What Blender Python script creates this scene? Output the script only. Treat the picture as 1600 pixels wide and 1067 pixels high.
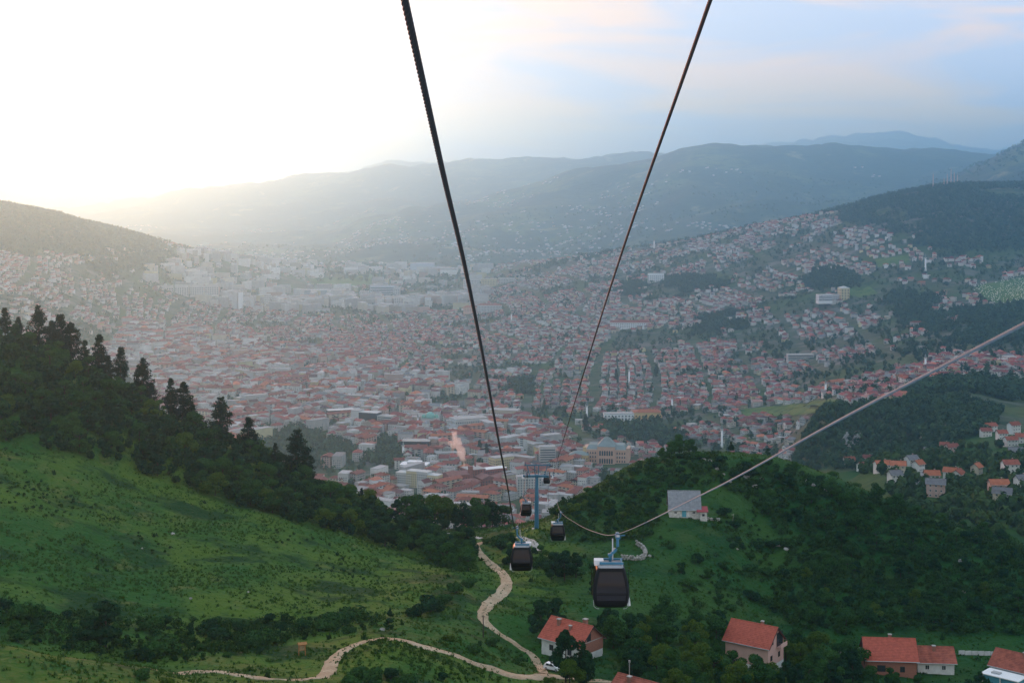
import bpy, math, random
import numpy as np
from mathutils import Vector, Matrix

for _o in list(bpy.data.objects):
    bpy.data.objects.remove(_o, do_unlink=True)

# ------------------------------------------------------------------ camera, sky, sun, exposure
SC = bpy.context.scene
COL = SC.collection
F = 2222.0            # focal length in photo pixels (50 mm on 36 mm)
HZ = 290.0            # photo row of eye level
CAMZ = 420.0          # metres, eye height above the datum of the valley

cam_d = bpy.data.cameras.new("camera")
cam_d.lens = 50.0
cam_d.sensor_width = 36.0
cam_d.shift_y = -(533.5 - HZ) / 1600.0
cam_d.clip_start = 0.5
cam_d.clip_end = 60000.0
cam = bpy.data.objects.new("camera", cam_d)
cam.location = (0, 0, CAMZ)
cam.rotation_euler = (math.radians(90), 0, 0)
COL.objects.link(cam)
SC.camera = cam

SUN_AZ = -19.0        # degrees from straight ahead, negative is to the left
SUN_EL = 5.0
world = bpy.data.worlds.new("World")
SC.world = world
world.use_nodes = True
wn = world.node_tree.nodes
wl = world.node_tree.links
for n in list(wn):
    wn.remove(n)
w_out = wn.new("ShaderNodeOutputWorld")
w_bg = wn.new("ShaderNodeBackground")
w_bg.inputs["Strength"].default_value = 0.09
w_sky = wn.new("ShaderNodeTexSky")
w_sky.sky_type = 'NISHITA'
w_sky.sun_disc = False
w_sky.sun_elevation = math.radians(SUN_EL)
w_sky.sun_rotation = math.radians(SUN_AZ)
w_sky.altitude = 700
w_sky.air_density = 1.6
w_sky.dust_density = 4.0
w_sky.ozone_density = 1.0
# thin high cloud veil, streaked along the horizon
w_tc = wn.new("ShaderNodeTexCoord")
w_map = wn.new("ShaderNodeMapping")
w_map.inputs["Scale"].default_value = (3.2, 3.2, 17.0)
w_no = wn.new("ShaderNodeTexNoise")
w_no.inputs["Scale"].default_value = 1.7
w_no.inputs["Detail"].default_value = 6.0
w_no.inputs["Roughness"].default_value = 0.55
w_no.inputs["Distortion"].default_value = 0.6
w_ramp = wn.new("ShaderNodeValToRGB")
w_ramp.color_ramp.elements[0].position = 0.40
w_ramp.color_ramp.elements[0].color = (0.35, 0.35, 0.35, 1)
w_ramp.color_ramp.elements[1].position = 0.56
w_ramp.color_ramp.elements[1].color = (0.97, 0.97, 0.97, 1)
w_mix = wn.new("ShaderNodeMix")
w_mix.data_type = 'RGBA'
CLOUD = (1.22, 1.33, 1.64)             # radiance of the thin cloud veil, in the units of the sky node
w_mix.inputs[7].default_value = (*CLOUD, 1)
wl.new(w_tc.outputs["Generated"], w_map.inputs["Vector"])
wl.new(w_map.outputs["Vector"], w_no.inputs["Vector"])
wl.new(w_no.outputs["Fac"], w_ramp.inputs["Fac"])
wl.new(w_ramp.outputs["Color"], w_mix.inputs[0])
w_cap = wn.new("ShaderNodeMix")          # added peach cap on the sky radiance, cuts the glare round the low sun
w_cap.data_type = 'RGBA'
w_cap.blend_type = 'DARKEN'
w_cap.inputs[0].default_value = 1.0
w_cap.inputs[7].default_value = (2.5, 1.55, 0.85, 1)
wl.new(w_sky.outputs["Color"], w_cap.inputs[6])
wl.new(w_cap.outputs[2], w_mix.inputs[6])
wl.new(w_mix.outputs[2], w_bg.inputs["Color"])
wl.new(w_bg.outputs["Background"], w_out.inputs["Surface"])

sun_d = bpy.data.lights.new("sun", 'SUN')
sun_d.energy = 0.9
sun_d.angle = math.radians(11)
sun_d.color = (1.0, 0.295, 0.105)
sun = bpy.data.objects.new("sun", sun_d)
_az, _el = math.radians(SUN_AZ), math.radians(SUN_EL)
SUN_DIR = Vector((math.sin(_az) * math.cos(_el), math.cos(_az) * math.cos(_el), math.sin(_el)))
sun.rotation_euler = (-SUN_DIR).to_track_quat('-Z', 'Y').to_euler()
sun.location = (-300, 600, CAMZ + 300)
COL.objects.link(sun)

SC.view_settings.view_transform = 'Standard'
SC.view_settings.look = 'None'
SC.view_settings.gamma = 1.0
SC.view_settings.use_curve_mapping = False
SC.view_settings.exposure = 3.0
SC.render.engine = 'CYCLES'
SC.cycles.use_denoising = True
SC.cycles.max_bounces = 6
SC.cycles.diffuse_bounces = 2
SC.cycles.glossy_bounces = 2
SC.cycles.transmission_bounces = 2
SC.cycles.transparent_max_bounces = 4
SC.cycles.volume_bounces = 2
SC.cycles.sample_clamp_indirect = 4.0

HAZE_DENSITY = 1.05e-4
HAZE_COLOR = (0.27, 0.645, 1.0)
HAZE_G = 0.80

# ------------------------------------------------------------------ small helpers
rng = np.random.default_rng(11)
random.seed(11)


def P(px, v, y):
    """photo column, photo row and distance ahead -> a point of the place"""
    return Vector(((px - 800.0) / F * y, y, CAMZ - (v - HZ) / F * y))


def tag(o, label=None, cat=None, group=None, kind=None):
    if label:
        o["label"] = label
    if cat:
        o["category"] = cat
    if group:
        o["group"] = group
    if kind:
        o["kind"] = kind
    return o


def empty(name, loc, rz=0.0, scale=None):
    o = bpy.data.objects.new(name, None)
    o.empty_display_size = 0.5
    o.location = loc
    o.rotation_euler = (0, 0, rz)
    if scale is not None:
        o.scale = scale
    COL.objects.link(o)
    return o


def link(name, mesh, parent=None, loc=None, rz=None):
    o = bpy.data.objects.new(name, mesh)
    COL.objects.link(o)
    if parent is not None:
        o.parent = parent
    if loc is not None:
        o.location = loc
    if rz is not None:
        o.rotation_euler = (0, 0, rz)
    return o


def np_mesh(name, verts, quads=None, tris=None, mats=(), qmat=None, tmat=None, qcol=None, tcol=None, smooth=False):
    """a mesh from arrays: quads (N,4), tris (M,3), per-face colours (linear) in the attribute Col"""
    verts = np.asarray(verts, dtype=np.float32).reshape(-1, 3)
    nq = 0 if quads is None else len(quads)
    nt = 0 if tris is None else len(tris)
    me = bpy.data.meshes.new(name)
    me.vertices.add(len(verts))
    me.vertices.foreach_set("co", verts.ravel())
    loops = []
    if nq:
        loops.append(np.asarray(quads, dtype=np.int32).ravel())
    if nt:
        loops.append(np.asarray(tris, dtype=np.int32).ravel())
    loops = np.concatenate(loops)
    me.loops.add(len(loops))
    me.loops.foreach_set("vertex_index", loops)
    starts = np.concatenate([np.arange(nq) * 4, nq * 4 + np.arange(nt) * 3]).astype(np.int32)
    me.polygons.add(nq + nt)
    me.polygons.foreach_set("loop_start", starts)
    for m in mats:
        me.materials.append(m)
    if qmat is not None or tmat is not None:
        mi = np.concatenate([np.zeros(nq, np.int32) if qmat is None else np.asarray(qmat, np.int32),
                             np.zeros(nt, np.int32) if tmat is None else np.asarray(tmat, np.int32)])
        me.polygons.foreach_set("material_index", mi)
    me.polygons.foreach_set("use_smooth", np.full(nq + nt, smooth, dtype=bool))
    me.update(calc_edges=True)
    if qcol is not None or tcol is not None:
        at = me.color_attributes.new("Col", 'FLOAT_COLOR', 'CORNER')
        cs = []
        if nq:
            cs.append(np.repeat(np.asarray(qcol, np.float32), 4, axis=0))
        if nt:
            cs.append(np.repeat(np.asarray(tcol, np.float32), 3, axis=0))
        cs = np.concatenate(cs)
        cs = np.concatenate([cs, np.ones((len(cs), 1), np.float32)], axis=1)
        at.data.foreach_set("color", cs.ravel())
    return me


class MB:
    """collects faces of one part, then links them as one mesh object"""

    def __init__(self):
        self.v, self.f, self.m = [], [], []

    def add(self, vs, fs, mi=0):
        n = len(self.v)
        self.v += [tuple(p) for p in vs]
        self.f += [tuple(i + n for i in f) for f in fs]
        self.m += [mi] * len(fs)

    def box(self, x0, x1, y0, y1, z0, z1, mi=0):
        vs = [(x0, y0, z0), (x1, y0, z0), (x1, y1, z0), (x0, y1, z0),
              (x0, y0, z1), (x1, y0, z1), (x1, y1, z1), (x0, y1, z1)]
        self.add(vs, [(0, 3, 2, 1), (4, 5, 6, 7), (0, 1, 5, 4), (1, 2, 6, 5), (2, 3, 7, 6), (3, 0, 4, 7)], mi)

    def hexa(self, lo, hi, mi=0):
        """lo, hi: four points each, same turning"""
        self.add(list(lo) + list(hi), [(0, 3, 2, 1), (4, 5, 6, 7), (0, 1, 5, 4), (1, 2, 6, 5), (2, 3, 7, 6), (3, 0, 4, 7)], mi)

    def slab(self, quad, t, mi=0):
        """a quad thickened by t along its normal"""
        q = [Vector(p) for p in quad]
        n = (q[1] - q[0]).cross(q[3] - q[0]).normalized() * t
        self.hexa(q, [p + n for p in q], mi)

    def tube(self, pts, r, seg=8, cap=True, mi=0):
        pts = [Vector(p) for p in pts]
        rs = r if isinstance(r, (list, tuple)) else [r] * len(pts)
        rings = []
        for i, p in enumerate(pts):
            d = (pts[min(i + 1, len(pts) - 1)] - pts[max(i - 1, 0)]).normalized()
            a = Vector((0, 0, 1)) if abs(d.z) < 0.9 else Vector((1, 0, 0))
            e1 = d.cross(a).normalized()
            e2 = d.cross(e1).normalized()
            rings.append([p + (e1 * math.cos(t) + e2 * math.sin(t)) * rs[i]
                          for t in [2 * math.pi * k / seg for k in range(seg)]])
        vs = [q for rg in rings for q in rg]
        fs = []
        for i in range(len(pts) - 1):
            for k in range(seg):
                a, b = i * seg + k, i * seg + (k + 1) % seg
                fs.append((a, b, b + seg, a + seg))
        if cap:
            fs.append(tuple(range(seg))[::-1])
            fs.append(tuple((len(pts) - 1) * seg + k for k in range(seg)))
        self.add(vs, fs, mi)

    def lathe(self, prof, seg=16, mi=0):
        """prof: (radius, z) from the bottom up"""
        vs, fs = [], []
        for (r, z) in prof:
            for k in range(seg):
                t = 2 * math.pi * k / seg
                vs.append((r * math.cos(t), r * math.sin(t), z))
        for i in range(len(prof) - 1):
            for k in range(seg):
                a, b = i * seg + k, i * seg + (k + 1) % seg
                fs.append((a, b, b + seg, a + seg))
        fs.append(tuple(range(seg))[::-1])
        fs.append(tuple((len(prof) - 1) * seg + k for k in range(seg)))
        self.add(vs, fs, mi)

    def mesh(self, name, mats, smooth=False):
        me = bpy.data.meshes.new(name)
        me.from_pydata(self.v, [], self.f)
        for m in (mats if isinstance(mats, (list, tuple)) else [mats]):
            me.materials.append(m)
        if len(me.materials) > 1:
            me.polygons.foreach_set("material_index", self.m)
        if smooth:
            me.polygons.foreach_set("use_smooth", [True] * len(me.polygons))
        me.update()
        return me

    def build(self, name, mats, parent=None, smooth=False, loc=None, rz=None):
        return link(name, self.mesh(name, mats, smooth), parent, loc, rz)


# ------------------------------------------------------------------ noise
def _hash(ix, iy, s):
    h = (ix * 374761393 + iy * 668265263 + s * 974711 + 1013) & 0x7fffffff
    h = ((h ^ (h >> 13)) * 1274126177) & 0x7fffffff
    h = h ^ (h >> 16)
    return (h & 0xffff) / 65535.0


def vnoise(x, y, s=0):
    x = np.asarray(x, float)
    y = np.asarray(y, float)
    ix = np.floor(x).astype(np.int64)
    iy = np.floor(y).astype(np.int64)
    fx, fy = x - ix, y - iy
    fx = fx * fx * (3 - 2 * fx)
    fy = fy * fy * (3 - 2 * fy)
    a, b = _hash(ix, iy, s), _hash(ix + 1, iy, s)
    c, d = _hash(ix, iy + 1, s), _hash(ix + 1, iy + 1, s)
    return (a * (1 - fx) + b * fx) * (1 - fy) + (c * (1 - fx) + d * fx) * fy


def fbm(x, y, s=0, octv=4):
    """about -1 .. 1"""
    t, amp, tot = 0.0, 1.0, 0.0
    for o in range(octv):
        t = t + amp * (vnoise(np.asarray(x) * 2 ** o, np.asarray(y) * 2 ** o, s + o * 17) * 2 - 1)
        tot += amp
        amp *= 0.5
    return t / tot * 1.5


# ------------------------------------------------------------------ materials
MATS = {}


def mat(name, color, rough=0.8, metal=0.0, spec=0.3, var=0.0, scale=1.0, bump=0.0, bscale=8.0, col2=None, coord='Object', attr=False, objrand=0.0, detail=5.0):
    """principled surface: base colour, cloudy variation towards col2, fine relief"""
    if name in MATS:
        return MATS[name]
    m = bpy.data.materials.new(name)
    m.use_nodes = True
    nt = m.node_tree
    b = nt.nodes["Principled BSDF"]
    b.inputs["Roughness"].default_value = rough
    b.inputs["Metallic"].default_value = metal
    b.inputs["Specular IOR Level"].default_value = spec
    tc = nt.nodes.new("ShaderNodeTexCoord")
    cur = None
    if attr:
        a = nt.nodes.new("ShaderNodeAttribute")
        a.attribute_name = "Col"
        cur = a.outputs["Color"]
    if var > 0 or col2 is not None:
        no = nt.nodes.new("ShaderNodeTexNoise")
        no.inputs["Scale"].default_value = scale
        no.inputs["Detail"].default_value = detail
        no.inputs["Roughness"].default_value = 0.62
        nt.links.new(tc.outputs[coord], no.inputs["Vector"])
        rp = nt.nodes.new("ShaderNodeMapRange")
        rp.inputs["From Min"].default_value = 0.32
        rp.inputs["From Max"].default_value = 0.68
        nt.links.new(no.outputs["Fac"], rp.inputs["Value"])
        mx = nt.nodes.new("ShaderNodeMix")
        mx.data_type = 'RGBA'
        c2 = col2 if col2 is not None else tuple(c * (1 - var) for c in color)
        if attr:
            mx.blend_type = 'MULTIPLY'
            mx.inputs[0].default_value = 1.0
            v2 = nt.nodes.new("ShaderNodeMapRange")
            v2.inputs["To Min"].default_value = 1 - var
            v2.inputs["To Max"].default_value = 1.0
            nt.links.new(rp.outputs["Result"], v2.inputs["Value"])
            nt.links.new(cur, mx.inputs[6])
            nt.links.new(v2.outputs["Result"], mx.inputs[7])
        else:
            nt.links.new(rp.outputs["Result"], mx.inputs[0])
            mx.inputs[6].default_value = (*c2, 1)
            mx.inputs[7].default_value = (*color, 1)
        cur = mx.outputs[2]
    if objrand > 0:
        oi = nt.nodes.new("ShaderNodeObjectInfo")
        mr = nt.nodes.new("ShaderNodeMapRange")
        mr.inputs["To Min"].default_value = 1 - objrand
        mr.inputs["To Max"].default_value = 1 + objrand
        nt.links.new(oi.outputs["Random"], mr.inputs["Value"])
        m3 = nt.nodes.new("ShaderNodeMix")
        m3.data_type = 'RGBA'
        m3.blend_type = 'MULTIPLY'
        m3.inputs[0].default_value = 1.0
        if cur is not None:
            nt.links.new(cur, m3.inputs[6])
        else:
            m3.inputs[6].default_value = (*color, 1)
        nt.links.new(mr.outputs["Result"], m3.inputs[7])
        cur = m3.outputs[2]
    if cur is not None:
        nt.links.new(cur, b.inputs["Base Color"])
    else:
        b.inputs["Base Color"].default_value = (*color, 1)
    if bump > 0:
        nb = nt.nodes.new("ShaderNodeTexNoise")
        nb.inputs["Scale"].default_value = bscale
        nb.inputs["Detail"].default_value = 4.0
        nt.links.new(tc.outputs[coord], nb.inputs["Vector"])
        bp = nt.nodes.new("ShaderNodeBump")
        bp.inputs["Strength"].default_value = bump
        bp.inputs["Distance"].default_value = 0.1
        nt.links.new(nb.outputs["Fac"], bp.inputs["Height"])
        nt.links.new(bp.outputs["Normal"], b.inputs["Normal"])
    MATS[name] = m
    return m


def leaf_mat(name, dark, light, trans=0.3, obj=0.25):
    """foliage: colour differs leaf by leaf and plant by plant; some light passes through"""
    if name in MATS:
        return MATS[name]
    m = bpy.data.materials.new(name)
    m.use_nodes = True
    nt = m.node_tree
    for n in list(nt.nodes):
        nt.nodes.remove(n)
    out = nt.nodes.new("ShaderNodeOutputMaterial")
    ge = nt.nodes.new("ShaderNodeNewGeometry")
    oi = nt.nodes.new("ShaderNodeObjectInfo")
    mx = nt.nodes.new("ShaderNodeMix")
    mx.data_type = 'RGBA'
    mx.inputs[6].default_value = (*dark, 1)
    mx.inputs[7].default_value = (*light, 1)
    ad = nt.nodes.new("ShaderNodeMath")
    ad.operation = 'MULTIPLY_ADD'
    nt.links.new(oi.outputs["Random"], ad.inputs[0])
    ad.inputs[1].default_value = 0.42
    a2 = nt.nodes.new("ShaderNodeMath")
    a2.operation = 'MULTIPLY'
    nt.links.new(ge.outputs["Random Per Island"], a2.inputs[0])
    a2.inputs[1].default_value = 0.75
    nt.links.new(a2.outputs[0], ad.inputs[2])
    nt.links.new(ad.outputs[0], mx.inputs[0])
    df = nt.nodes.new("ShaderNodeBsdfDiffuse")
    tr = nt.nodes.new("ShaderNodeBsdfTranslucent")
    nt.links.new(mx.outputs[2], df.inputs["Color"])
    nt.links.new(mx.outputs[2], tr.inputs["Color"])
    ms = nt.nodes.new("ShaderNodeMixShader")
    ms.inputs[0].default_value = trans
    nt.links.new(df.outputs[0], ms.inputs[1])
    nt.links.new(tr.outputs[0], ms.inputs[2])
    nt.links.new(ms.outputs[0], out.inputs["Surface"])
    MATS[name] = m
    return m


def blend_mat(name, layers, base, rough=0.95, bump=0.0, bscale=1.0, bdist=0.3, east=None):
    """ground: base colour and a list of (colour, noise scale, from, to, seed offset, stretch) laid over it"""
    m = bpy.data.materials.new(name)
    m.use_nodes = True
    nt = m.node_tree
    b = nt.nodes["Principled BSDF"]
    b.inputs["Roughness"].default_value = rough
    b.inputs["Specular IOR Level"].default_value = 0.1
    tc = nt.nodes.new("ShaderNodeTexCoord")
    cur = None
    for (c, sc_, lo, hi, off, st) in layers:
        mp = nt.nodes.new("ShaderNodeMapping")
        mp.inputs["Location"].default_value = (off * 13.7, off * 7.1, 0)
        mp.inputs["Scale"].default_value = st
        nt.links.new(tc.outputs["Object"], mp.inputs["Vector"])
        no = nt.nodes.new("ShaderNodeTexNoise")
        no.inputs["Scale"].default_value = sc_
        no.inputs["Detail"].default_value = 6.0
        no.inputs["Roughness"].default_value = 0.62
        nt.links.new(mp.outputs["Vector"], no.inputs["Vector"])
        mr = nt.nodes.new("ShaderNodeMapRange")
        mr.interpolation_type = 'SMOOTHSTEP'
        mr.inputs["From Min"].default_value = lo
        mr.inputs["From Max"].default_value = hi
        nt.links.new(no.outputs["Fac"], mr.inputs["Value"])
        mx = nt.nodes.new("ShaderNodeMix")
        mx.data_type = 'RGBA'
        nt.links.new(mr.outputs["Result"], mx.inputs[0])
        if cur is None:
            mx.inputs[6].default_value = (*base, 1)
        else:
            nt.links.new(cur, mx.inputs[6])
        mx.inputs[7].default_value = (*c, 1)
        cur = mx.outputs[2]
    if east is not None:                     # deeper green laid over the ground beyond x0 .. x1
        c, x0, x1, amt = east
        sx = nt.nodes.new("ShaderNodeSeparateXYZ")
        nt.links.new(tc.outputs["Object"], sx.inputs[0])
        mr = nt.nodes.new("ShaderNodeMapRange")
        mr.interpolation_type = 'SMOOTHSTEP'
        mr.inputs["From Min"].default_value = x0
        mr.inputs["From Max"].default_value = x1
        mr.inputs["To Max"].default_value = amt
        nt.links.new(sx.outputs["X"], mr.inputs["Value"])
        mx = nt.nodes.new("ShaderNodeMix")
        mx.data_type = 'RGBA'
        nt.links.new(mr.outputs["Result"], mx.inputs[0])
        nt.links.new(cur, mx.inputs[6])
        mx.inputs[7].default_value = (*c, 1)
        cur = mx.outputs[2]
    nt.links.new(cur, b.inputs["Base Color"])
    if bump > 0:
        nb = nt.nodes.new("ShaderNodeTexNoise")
        nb.inputs["Scale"].default_value = bscale
        nb.inputs["Detail"].default_value = 5.0
        nt.links.new(tc.outputs["Object"], nb.inputs["Vector"])
        bp = nt.nodes.new("ShaderNodeBump")
        bp.inputs["Strength"].default_value = bump
        bp.inputs["Distance"].default_value = bdist
        nt.links.new(nb.outputs["Fac"], bp.inputs["Height"])
        nt.links.new(bp.outputs["Normal"], b.inputs["Normal"])
    MATS[name] = m
    return m
# ------------------------------------------------------------------ terrain
# profiles of the land: for a line of sight (photo column) the row at which the ground lies at each distance
def floor_row(y, drop=380.0):
    return HZ + F * drop / y


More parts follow.
